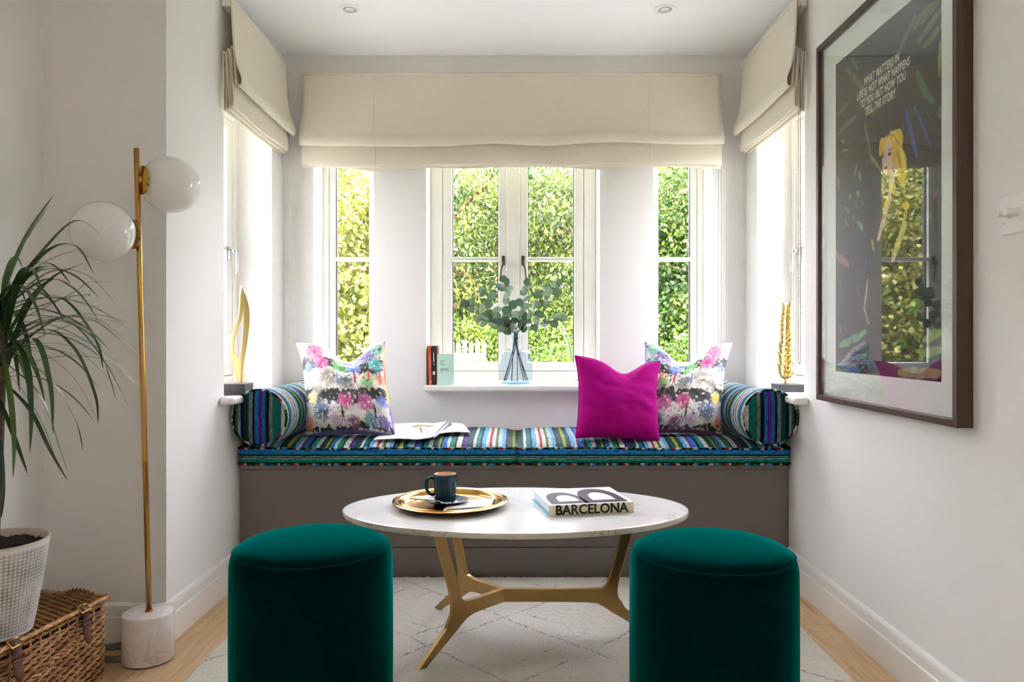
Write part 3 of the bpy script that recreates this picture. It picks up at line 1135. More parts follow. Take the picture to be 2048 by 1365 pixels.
def rug_pt(i, j):
    x, y = RX0 + (RX1 - RX0) * i, RY0 + (RY1 - RY0) * j
    ed = min(1, min(i, 1 - i) * (RX1 - RX0) / 0.02, min(j, 1 - j) * (RY1 - RY0) / 0.02)
    z = 0.003 + 0.0165 * math.sqrt(max(0, ed)) + 0.0035 * noise.noise(Vector((x * 60, y * 60, 0))) + 0.002 * noise.noise(Vector((x * 170, y * 170, 2)))
    ex = 0.004 * noise.noise(Vector((x * 90, y * 90, 5)))
    return (x + ex * (ed < 1), y + ex * (ed < 1) * 0.6, max(0.0015, z))


tag(MB().grid(rug_pt, 230, 350).build('rug', rug_mat(), fix=False), 'cream wool rug with thin broken diamond lines under the coffee table', 'rug')


# ================================================================== velvet stools
def stool(cx, cy, zs, yaw, label):
    r = 0.195
    z0 = 0.021
    root = thing('pouffe_stool', label, 'stool', (cx, cy, z0), yaw, group='teal velvet drum stools')
    h = zs - z0
    body = [(r * 0.985, 0.0), (r * 0.995, 0.01), (r, 0.05), (r * 1.004, h * 0.5), (r, h - 0.05), (r * 0.992, h - 0.022), (r * 0.972, h - 0.006), (r * 0.955, h)]
    MB().lathe([(p.x, p.y) for p in crom(body, 4)], 80).add([(r * 0.985 * math.cos(2 * PI * k / 80), r * 0.985 * math.sin(2 * PI * k / 80), 0) for k in range(80)], [tuple(range(80))]).build('drum', M['teal_velvet'], root)
    top = [(r * 0.955, h), (r * 0.93, h + 0.007), (r * 0.82, h + 0.018), (r * 0.6, h + 0.026), (r * 0.3, h + 0.030), (0.0001, h + 0.031)]
    MB().lathe([(p.x, p.y) for p in crom(top, 4)], 80).build('seat_pad', M['teal_velvet'], root)
    MB().tube([(r * 0.957 * math.cos(2 * PI * k / 80), r * 0.957 * math.sin(2 * PI * k / 80), h + 0.001) for k in range(80)], 0.0022, 6, closed=True).build('seam', M['teal_velvet'], root)
    return root


stool(-0.4996, 1.848, 0.434, 0, 'dark teal velvet drum stool in front of the tray end of the table')
stool(0.4687, 1.786, 0.440, R(40), 'dark teal velvet drum stool in front of the book end of the table')

# ================================================================== coffee table
TZ, TD = 0.42, 2.345
ct = thing('coffee_table', 'oval white marble coffee table on a three-legged brass frame', 'coffee table', (0, TD, 0))
A_, B_ = 0.537, 0.315
n = 96
rings = [(1 - 0.010, TZ - 0.018), (1 - 0.003, TZ - 0.0165), (1.0, TZ - 0.012), (1.0, TZ - 0.004), (1 - 0.003, TZ - 0.001)]
vs_ = [(A_ * k * math.cos(2 * PI * i / n), (B_ - A_ * (1 - k)) * math.sin(2 * PI * i / n), z) for k, z in rings for i in range(n)]
fs = [(a * n + i, a * n + (i + 1) % n, (a + 1) * n + (i + 1) % n, (a + 1) * n + i) for a in range(len(rings) - 1) for i in range(n)]
MB().add(vs_, fs, True).build('edge_band', M['marble_edge'], ct)
vs_ = [(A_ * 0.997 * math.cos(2 * PI * i / n), (B_ - A_ * 0.003) * math.sin(2 * PI * i / n), TZ - 0.001) for i in range(n)]
vs2 = [(A_ * 0.985 * math.cos(2 * PI * i / n), (B_ - A_ * 0.015) * math.sin(2 * PI * i / n), TZ) for i in range(n)]
MB().add(vs_ + vs2, [(i, (i + 1) % n, n + (i + 1) % n, n + i) for i in range(n)] + [tuple(range(n, 2 * n))], False).build('table_top', M['marble'], ct)
MB().add([(A_ * 0.99 * math.cos(2 * PI * i / n), (B_ - A_ * 0.01) * math.sin(2 * PI * i / n), TZ - 0.018) for i in range(n)], [tuple(range(n))]).build('underside', M['marble'], ct)
HUB = Vector((-0.039, 0.0))


def leg(ang, L, top_s, foot_s, zn=0.146):
    e = Vector((math.cos(ang), math.sin(ang)))
    zt, zf, hb = TZ - 0.019, 0.017, 0.0205
    lo = crom([(0, zn - hb), (L * .45, zn - hb), (L - 0.06, zn - hb - 0.002), (L - 0.028, zn - 0.031), (L + 0.004, zn - 0.052)], 5) + [Vector((foot_s - 0.019, zf, 0))]
    out = [Vector((foot_s + 0.008, zf, 0))] + crom([(L + 0.046, zn - 0.040), (L + 0.036, zn - 0.022), (L + 0.025, zn - 0.004), (L + 0.024, zn + 0.025), (L + 0.034, zn + 0.075)], 5) + [Vector((top_s + 0.015, zt, 0))]
    inn = [Vector((top_s - 0.020, zt, 0))] + crom([(L + 0.006, zn + 0.095), (L - 0.006, zn + 0.050), (L - 0.020, zn + 0.027), (L - 0.046, zn + hb + 0.001), (L * .45, zn + hb), (0, zn + hb)], 5)
    poly = [(p.x, p.y) for p in lo + out + inn]
    nrm = Vector((-e.y, e.x))

    def fn(u, v, t):
        return (HUB.x + e.x * u + nrm.x * t, HUB.y + e.y * u + nrm.y * t, v)
    return MB().prism(poly, fn, -0.0085, 0.0085).build('leg', M['brass_leg'], ct, bevel=0.002, seg=2)


leg(R(180 + 46), 0.19, 0.268, 0.335)
leg(R(180 - 46), 0.19, 0.268, 0.335)
leg(0.0, 0.335, 0.405, 0.49)

# tray, mug, saucer, spoon, napkin ----------------------------------------
TX, TY = -0.206, 2.37
tray = thing('serving_tray', 'round polished gold tray on the marble coffee table', 'tray', (TX, TY, TZ))
tr = [(0.0001, 0.0045), (0.120, 0.0045), (0.140, 0.006), (0.150, 0.012), (0.157, 0.020), (0.172, 0.0215), (0.1815, 0.0185), (0.182, 0.0165), (0.172, 0.0185), (0.160, 0.017), (0.153, 0.009), (0.143, 0.002), (0.125, 0.0), (0.0001, 0.0)]
MB().lathe(tr, 88).build('tray_dish', M['gold'], tray, sharp=45)
MB().lathe([(0.1705, 0.0222), (0.172, 0.0228), (0.1735, 0.0222)], 88).build('rim_bead', M['gold'], tray)
M['teal_glaze'] = plain('dark_teal_glaze', (10, 62, 84), 0.1, var=0.15, scale=30)
M['teal_glaze_matt'] = plain('teal_saucer_glaze', (10, 54, 74), 0.35, var=0.15, scale=30, spec=0.3)
M['tan_glaze'] = plain('tan_glaze', (236, 196, 166), 0.25)
SX, SY, SZ = TX - 0.012, TY - 0.005, TZ + 0.0050
sau = thing('saucer', 'dark teal ridged saucer under the mug', 'saucer', (SX, SY, SZ))
sp_ = [(0.0001, 0.004), (0.028, 0.004)]
for k in range(8):
    rr = 0.030 + k * 0.0045
    sp_ += [(rr, 0.005 + k * 0.0012), (rr + 0.002, 0.0066 + k * 0.0012), (rr + 0.0038, 0.0056 + k * 0.0012)]
sp_ += [(0.0668, 0.0162), (0.068, 0.0155), (0.055, 0.009), (0.035, 0.0), (0.0001, 0.0)]
MB().lathe(sp_, 64).build('dish', M['teal_glaze_matt'], sau)
MX, MY, MZ = SX - 0.004, SY + 0.006, SZ + 0.0045
mug = thing('mug', 'dark teal stoneware mug with tan interior standing on the saucer', 'mug', (MX, MY, MZ), R(0))
MB().lathe([(0.0001, 0.001), (0.027, 0.0), (0.0315, 0.003), (0.034, 0.010), (0.0352, 0.03), (0.0358, 0.06), (0.0362, 0.084), (0.0362, 0.089), (0.0352, 0.0905)], 56).build('cup', M['teal_glaze'], mug)
MB().lathe([(0.0352, 0.0905), (0.0338, 0.089), (0.0330, 0.06), (0.0318, 0.02), (0.026, 0.009), (0.0001, 0.008)], 56).build('interior', M['tan_glaze'], mug)
hp = crom([(-0.034, 0.0, 0.072), (-0.045, 0.0, 0.078), (-0.057, 0.0, 0.070), (-0.060, 0.0, 0.052), (-0.055, 0.0, 0.033), (-0.045, 0.0, 0.025), (-0.0335, 0.0, 0.027)], 6)
MB().tube(hp, 0.0052, 10).build('handle', M['teal_glaze'], mug)
spn = thing('teaspoon', 'small silver teaspoon lying across the saucer rim', 'spoon', (SX - 0.05, SY - 0.050, SZ + 0.018), R(-13))
pts = crom([(-0.062, 0, 0.0075), (-0.04, 0, 0.007), (0.0, 0, 0.0055), (0.032, 0, 0.004), (0.042, 0, 0.0015)], 5)
MB().tube(pts, [0.0028 - 0.0012 * (i / len(pts)) for i in range(len(pts))], 8).build('stem', M['chrome'], spn)
MB().sphere((0.056, 0, 0.0005), 0.017, 18, 10, 1.0, 0.62, 0.22).build('bowl', M['chrome'], spn)
nap = thing('napkin', 'folded white linen napkin lying in the gold tray', 'napkin', (TX + 0.062, TY - 0.030, TZ + 0.0048), R(14))
M['napkin'] = plain('white_napkin_linen', (240, 236, 226), 0.85, bump=0.2)
for k, (w, h_, ox) in enumerate(((0.145, 0.115, 0.0), (0.138, 0.108, 0.004))):
    def nfn(i, j, w=w, h_=h_, ox=ox, k=k):
        x, y = (i - 0.5) * w + ox, (j - 0.5) * h_
        z = 0.002 + k * 0.004 + 0.0014 * noise.noise(Vector((x * 25, y * 25, k)))
        return (x + (0.35 * y if True else 0), y, z)
    MB().grid(nfn, 16, 14).build('fold', M['napkin'], nap, solid=0.002)

# big picture book --------------------------------------------------------
bk = thing('picture_book', 'thick white BARCELONA picture book with a large dark letter B', 'book', (0.0995, 2.227, TZ), R(11.1))
BW, BDp, BH = 0.265, 0.236, 0.031
M['cover_white'] = plain('white_book_cover', (238, 238, 236), 0.3)
M['spine_cream'] = plain('cream_book_spine', (226, 220, 186), 0.4)
M['pages'] = plain('book_page_edges', (244, 244, 246), 0.8, scale=200, bump=0.2)
M['cyan'] = plain('cyan_cover_edge', (60, 178, 200), 0.4)
M['ink_black'] = plain('black_print_ink', (24, 20, 22), 0.4)
M['ink_grey'] = plain('charcoal_print_ink', (44, 40, 46), 0.6, spec=0.2)
M['ink_plum'] = plain('plum_print_ink', (46, 20, 44), 0.6, spec=0.2)
MB().box((0.005, 0.003, 0.003), (BW - 0.004, BDp - 0.005, BH - 0.003)).build('pages', M['pages'], bk)
MB().box((0, 0.002, 0), (BW, BDp, 0.0028)).build('back_cover', M['cyan'], bk, bevel=0.0006)
fc = MB().box((0, 0.002, BH - 0.0028), (BW, BDp, BH - 0.0006)).build('front_cover', M['cyan'], bk, bevel=0.0004)
MB().box((0.0015, 0.0015, BH - 0.0007), (BW, BDp - 0.001, BH)).build('cover_sheet', M['cover_white'], fc)
spn_o = MB().box((0, 0, 0), (BW, 0.0030, BH)).build('spine', M['spine_cream'], bk, bevel=0.001)
text_mesh('BARCELONA', 0.0405, M['ink_black'], 'lettering', spn_o, frame3((BW / 2, -0.0003, 0.0025), (1, 0, 0), (0, 0, 1)), 0.0002, sx=0.965, offset=0.0012)


def bowl(x0, x1, y0, depth, hx0, hx1, hd, mat):
    """one bowl of the lying letter: stem along the spine, round side away from it"""
    def arc(a, b, dep, k=14, sq=2.6):
        c, r = (a + b) / 2, (b - a) / 2
        return [(c - r * math.cos(PI * i / k), y0 + dep * (math.sin(PI * i / k)) ** (1.6 / sq)) for i in range(k + 1)]
    outer = arc(x0, x1, depth)
    y1 = y0 + 0.036
    inner = [(c, y) for c, y in [((hx0 + hx1) / 2 - (hx1 - hx0) / 2 * math.cos(PI * i / 14), y1 + hd * math.sin(PI * i / 14) ** 0.7) for i in range(15)]]
    vs_ = [(x, y, BH + 0.0002) for x, y in outer] + [(x, y, BH + 0.0002) for x, y in inner]
    n_ = len(outer)
    fs = [(i, i + 1, n_ + i + 1, n_ + i) for i in range(n_ - 1)]
    base = len(vs_)
    vs_ += [(x0, y0, BH + 0.0002), (x1, y0, BH + 0.0002), (x0, y1, BH + 0.0002), (x1, y1, BH + 0.0002)]
    fs += [(base, base + 1, n_ + 14, n_)]
    MB().add(vs_, fs).build('printed_letter', mat, fc, fix=False)


bowl(0.012, 0.128, 0.012, 0.168, 0.043, 0.108, 0.085, M['ink_grey'])
bowl(0.118, 0.252, 0.012, 0.204, 0.150, 0.224, 0.110, M['ink_plum'])

# ================================================================== magazine on the seat
mag = thing('open_magazine', 'open white magazine with a bird drawing on the striped seat', 'magazine', (-0.43, 3.10, 0.556))
M['paper'] = plain('white_paper', (247, 247, 246), 0.6, var=0.01)
M['paper_dark'] = plain('dark_page', (66, 76, 88), 0.5)  # dark colour for the underside of the curled page
M['bird_tan'] = plain('tan_ink', (176, 160, 122), 0.7)
M['bird_dark'] = plain('brown_ink', (120, 104, 80), 0.7)


def quad_pt(c, i, j):
    a, b, cc, d = [Vector(q) for q in c]       # fl, fr, br, bl
    return (a * (1 - i) + b * i) * (1 - j) + (d * (1 - i) + cc * i) * j


off = Vector((-0.43, 3.10, 0.556))
LP = [(-0.560, 2.965, 0.547), (-0.330, 2.935, 0.547), (-0.300, 3.262, 0.572), (-0.530, 3.275, 0.572)]


def lp(i, j, dz=0.0):
    p = quad_pt(LP, i, j)
    z = p.z + 0.012 * math.sin(PI * min(1, i)) * 0.5 + 0.012 * max(0, i - 0.75) / 0.25 + 0.004 * noise.noise(Vector((i * 2, j * 2, 1))) + dz
    return Vector((p.x, p.y, z)) - off


pg = MB().grid(lambda i, j: lp(i, j), 20, 14).build('left_page', M['paper'], mag, solid=0.0035)


def curl(i, j):
    p0 = lp(1.0, j)
    a = i * PI * 0.95
    r = 0.008 + 0.012 * j
    return p0 + Vector((r * math.sin(a) * 1.2, 0, -r * (1 - math.cos(a)) * 0.55))


MB().grid(curl, 10, 12).build('curled_page', M['paper_dark'], mag, solid=0.001)
RP = [(-0.322, 3.03, 0.560), (-0.186, 3.075, 0.560), (-0.232, 3.33, 0.566), (-0.335, 3.30, 0.566)]
MB().grid(lambda i, j: quad_pt(RP, i, j) + Vector((0, 0, 0.006 * math.sin(PI * i))) - off, 14, 10).build('right_page', M['paper'], mag, solid=0.003)


def decal(pts, mat, nm='bird_drawing'):
    vs_ = [lp(u, v, 0.0024) for u, v in pts]
    MB().add(vs_, [tuple(range(len(vs_)))]).build(nm, mat, pg)


decal([(.40, .70), (.52, .62), (.60, .66), (.66, .78), (.72, .80), (.60, .84), (.50, .80)], M['bird_tan'])
decal([(.44, .86), (.47, .84), (.53, .88), (.50, .92)], M['bird_tan'])
decal([(.66, .72), (.86, .70), (.86, .73), (.66, .77)], M['bird_tan'])
decal([(.60, .62), (.64, .62), (.74, .36), (.71, .36)], M['bird_dark'])
decal([(.60, .34), (.62, .34), (.57, .24), (.55, .24)], M['bird_tan'])

# ================================================================== floor lamp
LB = Vector((-1.084, 2.215, 0))
lamp = thing('floor_lamp', 'brass floor lamp with two opal globes on a marble base', 'lamp', LB)
MB().lathe([(0.0001, 0), (0.066, 0), (0.068, 0.002), (0.0715, 0.004), (0.072, 0.007), (0.072, 0.137), (0.0708, 0.1405), (0.068, 0.142), (0.0001, 0.142)], 72).build('base', M['marble_lamp'], lamp, sharp=50)
MB().lathe([(0.0001, -0.0005), (0.069, -0.0005), (0.069, 0.0035)], 60).build('base_pad', M['gasket'], lamp)
p0, p1 = Vector((0.002, 0, 0.14)), Vector((-0.0105, -0.05, 1.497))
pole = MB().tube([p0, p0.lerp(p1, .35), p0.lerp(p1, .7), p1], 0.0078, 20).build('pole', M['brass'], lamp)
MB().lathe([(0.0079, 0.0), (0.012, 0.0), (0.012, 0.004), (0.0079, 0.005)], 24, (p0.x, p0.y, 0.1415)).build('collar', M['brass'], lamp)
for q in (0.33, 0.66):
    c = p0.lerp(p1, q)
    MB().lathe([(0.0080, -0.0006), (0.0083, 0), (0.0080, 0.0006)], 20, c).build('joint_ring', M['brass_leg'], pole)
t = NT('opal_glass')
t.set(color=lin((240, 239, 236)), rough=0.05, spec=0.8, coat=0.6, coat_rough=0.02)
t.set(color=t.ramp(t.noise(t.coord('Object'), 4, 2), [(0.3, lin((248, 247, 245))), (0.7, lin((251, 250, 248)))]))
tl = t.n('BsdfTranslucent')
tl.inputs[0].default_value = (*lin((246, 245, 243)), 1)
mx = t.n('MixShader')
mx.inputs[0].default_value = 0.25
t.l(t.b.outputs[0], mx.inputs[1])
t.l(tl.outputs[0], mx.inputs[2])
t.l(mx.outputs[0], t.out.inputs[0])
M['opal'] = t.m
ax = Vector((math.cos(R(50)), math.sin(R(50)), 0))
for sgn, z in ((1, 1.408), (-1, 1.248)):
    c = p0.lerp(p1, (z - p0.z) / (p1.z - p0.z)) + ax * sgn * 0.097
    gl = MB().sphere((0, 0, 0), 0.083, 56, 32).build('globe_shade', M['opal'], lamp, loc=c)
    m = MB()
    prof = [(0.0001, 0.0), (0.010, 0.0), (0.012, 0.006), (0.040, 0.008), (0.0425, 0.010), (0.0425, 0.016), (0.034, 0.019), (0.0001, 0.019)]
    m.lathe(prof, 44, axis='x')
    mo = m.build('globe_mount', M['brass'], lamp, sharp=40)
    mo.location = c - ax * sgn * 0.0955
    mo.rotation_euler = (0, 0, math.atan2(sgn * ax.y, sgn * ax.x))
cab = thing('power_cable', 'grey power cable coiled on the floor behind the lamp base', 'cable', (-1.15, 2.22, 0.0))
M['cable'] = plain('grey_cable_sheath', (120, 120, 118), 0.45)
pts = [(0.075 * math.cos(a) * (1 + 0.04 * math.sin(a * 1.7)) - 0.03, 0.05 * math.sin(a), 0.004 + 0.0045 * a / (2 * PI) + 0.004 * math.sin(a * 2.3) ** 2) for a in [k * 0.2 for k in range(0, 160)]]
MB().tube(pts, 0.0032, 7).build('cable_coil', M['cable'], cab)

# ================================================================== wicker hamper
HL, HW, HH = 0.50, 0.228, 0.205
e1, e2 = Vector((-0.143, -0.99, 0)).normalized(), Vector((-0.99, 0.143, 0)).normalized()
hc = Vector((-1.146, 2.112, 0))
hm = thing('wicker_hamper', 'brown woven wicker hamper with leather straps under the plant pot', 'hamper', hc)
M['wicker'] = None
t = NT('willow_cane')
v = t.coord('Object')
t.set(color=t.ramp(t.noise(v, 28, 4, 0.6), [(0.25, lin((112, 70, 38))), (0.5, lin((184, 134, 86))), (0.75, lin((226, 184, 134)))]), rough=0.45, spec=0.4)
M['wicker'] = t.m
t = NT('willow_cane_lid')
v = t.coord('Object')
t.set(color=t.ramp(t.noise(v, 22, 4, 0.6), [(0.25, lin((84, 56, 28))), (0.5, lin((142, 98, 52))), (0.75, lin((176, 128, 74)))]), rough=0.45, spec=0.4)
M['wicker_lid'] = t.m
M['wicker_dark'] = plain('dark_wicker_inside', (52, 32, 18), 0.8)
hp_ = lambda u, w, z: e1 * u + e2 * w + Vector((0, 0, z))


def perim(inset=0.0, step=0.0105, r=0.02):
    pts = []
    a, b = inset, inset
    for (cu, cw, a0) in ((HL - r - a, HW - r - b, 0), (r + a, HW - r - b, 90), (r + a, r + b, 180), (HL - r - a, r + b, 270)):
        for k in range(5):
            an = R(a0 + 22.5 * k)
            pts.append((cu + r * math.cos(an), cw + r * math.sin(an)))
    out = []
    for (p, q) in zip(pts, pts[1:] + pts[:1]):
        L = math.hypot(q[0] - p[0], q[1] - p[1])
        k = max(1, int(L / step))
        for i in range(k):
            out.append((p[0] + (q[0] - p[0]) * i / k, p[1] + (q[1] - p[1]) * i / k))
    return out


pr = perim(0.004)
m = MB()
n_ = len(pr)
m.add([hp_(a, b, 0.004) for a, b in perim(0.009)] + [hp_(a, b, HH - 0.002) for a, b in perim(0.009)], [(i, (i + 1) % len(perim(0.009)), len(perim(0.009)) + (i + 1) % len(perim(0.009)), len(perim(0.009)) + i) for i in range(len(perim(0.009)))])
m.build('liner', M['wicker_dark'], hm)
m = MB()
rowh = 0.0066
rows = int((HH - 0.012) / rowh)
for rI in range(rows):
    z = 0.006 + rI * rowh
    pts = []
    for i, (a, b) in enumerate(pr):
        p, q = pr[i - 1], pr[(i + 1) % n_]
        tx, ty = q[0] - p[0], q[1] - p[1]
        L = math.hypot(tx, ty)
        nx, ny = ty / L, -tx / L
        ph = i * (PI / 2.0) / 1.5 + rI * 2 * PI / 3
        s = math.sin(ph) * 0.0036
        pts.append(hp_(a + nx * s, b + ny * s, z + 0.0022 * math.sin(ph + 1.2)))
    m.tube(pts, 0.0032, 5, closed=True)
bw = m.build('woven_sides', M['wicker'], hm, fix=False)
bw['kind'] = 'stuff'
m = MB()
for i in range(0, n_, 3):
    m.tube([hp_(pr[i][0], pr[i][1], 0.0), hp_(pr[i][0], pr[i][1], HH)], 0.0030, 5)
st = m.build('stakes', M['wicker'], hm, fix=False)
st['kind'] = 'stuff'


def rope(path, r, turns, n=6, strands=2, rs=None):
    m = MB()
    path = [Vector(p) for p in path]
    k = len(path)
    rs = rs or r * 0.62
    for s in range(strands):
        pts = []
        for i, p in enumerate(path):
            tg = (path[min(i + 1, k - 1)] - path[max(i - 1, 0)]).normalized()
            u = tg.cross(Vector((0, 0, 1)))
            u = u.normalized() if u.length > 1e-4 else Vector((1, 0, 0))
            w = tg.cross(u)
            a = 2 * PI * (turns * i / (k - 1) + s / strands)
            pts.append(p + (u * math.cos(a) + w * math.sin(a)) * r)
        m.tube(pts, rs, n)
    return m


def densify(pts, step=0.004):
    out = []
    pts = [Vector(p) for p in pts]
    for a, b in zip(pts[:-1], pts[1:]):
        k = max(1, int((b - a).length / step))
        out += [a.lerp(b, i / k) for i in range(k)]
    return out + [pts[-1]]


loop = [hp_(a, b, HH + 0.002) for a, b in perim(0.002)]
rope(densify(loop + loop[:1]), 0.0035, 95, 5).build('body_border', M['wicker'], hm, fix=False)
# lid
lid = MB().box((0, 0, 0), (0.001, 0.001, 0.001))
m = MB()
m.add([hp_(0.012, 0.012, HH + 0.010), hp_(HL - 0.012, 0.012, HH + 0.010), hp_(HL - 0.012, HW - 0.012, HH + 0.010), hp_(0.012, HW - 0.012, HH + 0.010)], [(0, 1, 2, 3)])
lid = m.build('lid', M['wicker_dark'], hm)
m = MB()
nrow = int((HL - 0.016) / 0.0068)
for k in range(nrow):
    u = 0.009 + k * 0.0068
    pts = [hp_(u + 0.0016 * math.sin(j * 1.05 + k * 2.1), 0.006 + (HW - 0.012) * j / 28, HH + 0.0165 + 0.0035 * math.sin(j * 1.05 + k * 2 * PI / 3)) for j in range(29)]
    m.tube(pts, 0.0031, 5)
lw = m.build('woven_lid', M['wicker_lid'], lid, fix=False)
lw['kind'] = 'stuff'
for cu in [0.03 + 0.055 * k for k in range(9)]:
    pass
loop = [hp_(a, b, HH + 0.017) for a, b in perim(-0.002, r=0.012)]
lb_ = MB().tube(loop, 0.0062, 8, closed=True).build('lid_border', M['wicker'], lid)
m = rope(densify(loop + loop[:1], 0.0035), 0.0052, 120, 5, strands=2, rs=0.0024)
wrp = m.build('border_wrapping', M['wicker_lid'], lid, fix=False)
M['leather'] = plain('brown_leather', (98, 62, 52), 0.5, var=0.15, scale=60, bump=0.3)
for su in (0.105, 0.335):
    # strap over the lid edge, narrowing to a point
    path = [(0.020, HH + 0.0225), (0.004, HH + 0.026), (-0.0095, HH + 0.018), (-0.0125, HH + 0.0), (-0.0135, HH - 0.028), (-0.019, HH - 0.058), (-0.023, HH - 0.075)]
    pp = crom(path, 5)
    m = MB()
    wd = lambda k: 0.0125 if k < len(pp) - 5 else 0.0125 * max(0.12, (len(pp) - 1 - k) / 5)
    vs_ = []
    for k, p in enumerate(pp):
        vs_ += [hp_(su - wd(k), p.x, p.y), hp_(su + wd(k), p.x, p.y)]
    m.add(vs_, [(2 * k, 2 * k + 1, 2 * k + 3, 2 * k + 2) for k in range(len(pp) - 1)], True)
    so = m.build('strap', M['leather'], hm, solid=0.0025, fix=False)
    m = MB()
    q = [hp_(su - 0.0165, -0.0150, HH - 0.008), hp_(su + 0.0165, -0.0150, HH - 0.008), hp_(su + 0.0165, -0.0158, HH - 0.020), hp_(su - 0.0165, -0.0158, HH - 0.020)]
    m.tube(q, 0.003, 6, closed=True)
    m.build('keeper_loop', M['leather'], so)
    m = MB()
    q = [hp_(su - 0.017, 0.0, HH + 0.028), hp_(su + 0.017, 0.0, HH + 0.028), hp_(su + 0.017, -0.0135, HH + 0.014), hp_(su - 0.017, -0.0135, HH + 0.014)]
    m.tube(q, 0.0022, 7, closed=True)
    m.build('buckle', M['gold'], so)
    MB().sphere(hp_(su, -0.0175, HH - 0.045), 0.0016, 8, 6).build('rivet', M['gold'], so)
hpts = crom([hp_(0.335, -0.006, HH - 0.092), hp_(0.31, -0.020, HH - 0.084), hp_(0.23, -0.026, HH - 0.058), hp_(0.165, -0.020, HH - 0.050), hp_(0.15, -0.006, HH - 0.052)], 14)
rope(hpts, 0.0048, 9, 7).build('carry_handle', M['wicker'], hm, fix=False)
hpts = crom([hp_(0.001, 0.045, HH + 0.020), hp_(0.004, 0.075, HH + 0.030), hp_(0.004, 0.105, HH + 0.030), hp_(0.001, 0.135, HH + 0.020)], 10)
rope(hpts, 0.0040, 4, 6).build('lid_hinge', M['wicker_lid'], hm, fix=False)

# ================================================================== plant in pot
PC = hc + hp_(0.292, 0.092, HH + 0.0235)
plant = thing('potted_dracaena', 'narrow-leaved dracaena in a white gridded pot on the hamper', 'plant', PC)
M['pot'] = plain('white_glazed_pot', (226, 225, 226), 0.45, var=0.03)
M['soil'] = plain('dark_potting_soil', (38, 30, 24), 0.95, var=0.6, scale=90, bump=1.0)
PH, r0, r1 = 0.222, 0.083, 0.120
nu, nv = 72, 26
vs_, w = [], nu * 3
for j in range(nv * 3 + 1):
    t_ = j / (nv * 3)
    for i in range(w):
        a = 2 * PI * i / w
        r = r0 + (r1 - r0) * t_ ** 0.9
        g = 0.0
        if 0.03 < t_ < 0.95:
            g = -0.0016 if (i % 3 == 0 or j % 3 == 0) else 0.0
            g += 0.0008 * noise.noise(Vector((a * 9, t_ * 30, 1)))
        vs_.append(((r + g) * math.cos(a), (r + g) * math.sin(a), t_ * PH))
fs = [(j * w + i, j * w + (i + 1) % w, (j + 1) * w + (i + 1) % w, (j + 1) * w + i) for j in range(nv * 3) for i in range(w)]
pot = MB().add(vs_, fs, True).build('pot', vcol_mat('white_gridded_glaze', 0.45, 0.0, 0.0, 0.4), plant, fix=False)
ca = pot.data.color_attributes.new('print', 'FLOAT_COLOR', 'POINT')
pc4 = []
for j in range(nv * 3 + 1):
    t_ = j / (nv * 3)
    for i in range(w):
        gr = 0.03 < t_ < 0.95 and (i % 3 == 0 or j % 3 == 0)
        k = 0.45 + 0.4 * noise.noise(Vector((i * 0.09, t_ * 5, 3))) if gr else 1.0
        c_ = lin((226, 225, 226))
        pc4 += [c_[0] * k, c_[1] * k * 0.98, c_[2] * k * 0.95, 1]
ca.data.foreach_set('color', pc4)
MB().lathe([(r1, PH), (r1 + 0.001, PH + 0.003), (r1 - 0.003, PH + 0.005), (r1 - 0.007, PH + 0.003), (r1 - 0.009, PH - 0.03)], 72).build('rim', plain('pot_rim', (196, 184, 172), 0.5), plant)
MB().grid(lambda i, j: ((r1 - 0.007) * min(1, math.hypot(2 * i - 1, 2 * j - 1) and max(abs(2 * i - 1), abs(2 * j - 1)) / max(1e-6, math.hypot(2 * i - 1, 2 * j - 1))) * (2 * i - 1),
                        (r1 - 0.007) * max(abs(2 * i - 1), abs(2 * j - 1)) / max(1e-6, math.hypot(2 * i - 1, 2 * j - 1)) * (2 * j - 1),
                        PH - 0.014 + 0.008 * noise.noise(Vector((i * 14, j * 14, 0))) + 0.004 * noise.noise(Vector((i * 40, j * 40, 0)))), 48, 48).build('soil', M['soil'], plant)
M['stem'] = plain('grey_brown_stem', (96, 84, 66), 0.8, var=0.3, scale=70, bump=0.8)
crown = P(3, 640, 1.80) - PC
MB().tube(crom([(0, 0, PH - 0.03), (crown.x * .3, crown.y * .2, 0.35), (crown.x * .8, crown.y * .8, crown.z - 0.18), tuple(crown)], 6), [0.012] * 19, 10).build('stem', M['stem'], plant)
t = NT('dracaena_leaf')
oi = t.n('ObjectInfo')
v = t.coord('Object')
g = t.ramp(t.math('ADD', t.math('MULTIPLY', oi.outputs['Random'], 0.75), t.math('MULTIPLY', t.noise(v, 12, 3), 0.25)), [(0.1, lin((20, 48, 22))), (0.55, lin((44, 80, 38))), (0.9, lin((84, 114, 46)))])
t.set(color=g, rough=0.32, spec=0.5)
M['dracaena'] = t.m


def strap_leaf(pts, width, parent, mat, name='leaf', base_w=0.5, fold=0.25):
    pp = crom(pts, 7)
    k = len(pp)
    vs_ = []
    for i, p in enumerate(pp):
        tg = (pp[min(i + 1, k - 1)] - pp[max(i - 1, 0)]).normalized()
        side = tg.cross(Vector((0, 0, 1)))
        side = side.normalized() if side.length > 0.05 else Vector((0.7, -0.7, 0))
        up = side.cross(tg)
        q = i / (k - 1)
        w = width * (base_w + (1 - base_w) * min(1, q / 0.25)) * (1 - max(0, (q - 0.35) / 0.65) ** 1.7) + 0.0004
        vs_ += [p - side * w + up * w * fold, p, p + side * w + up * w * fold]
    fs = []
    for i in range(k - 1):
        a = i * 3
        fs += [(a, a + 1, a + 4, a + 3), (a + 1, a + 2, a + 5, a + 4)]
    return MB().add(vs_, fs, True).build(name, mat, parent, fix=False)


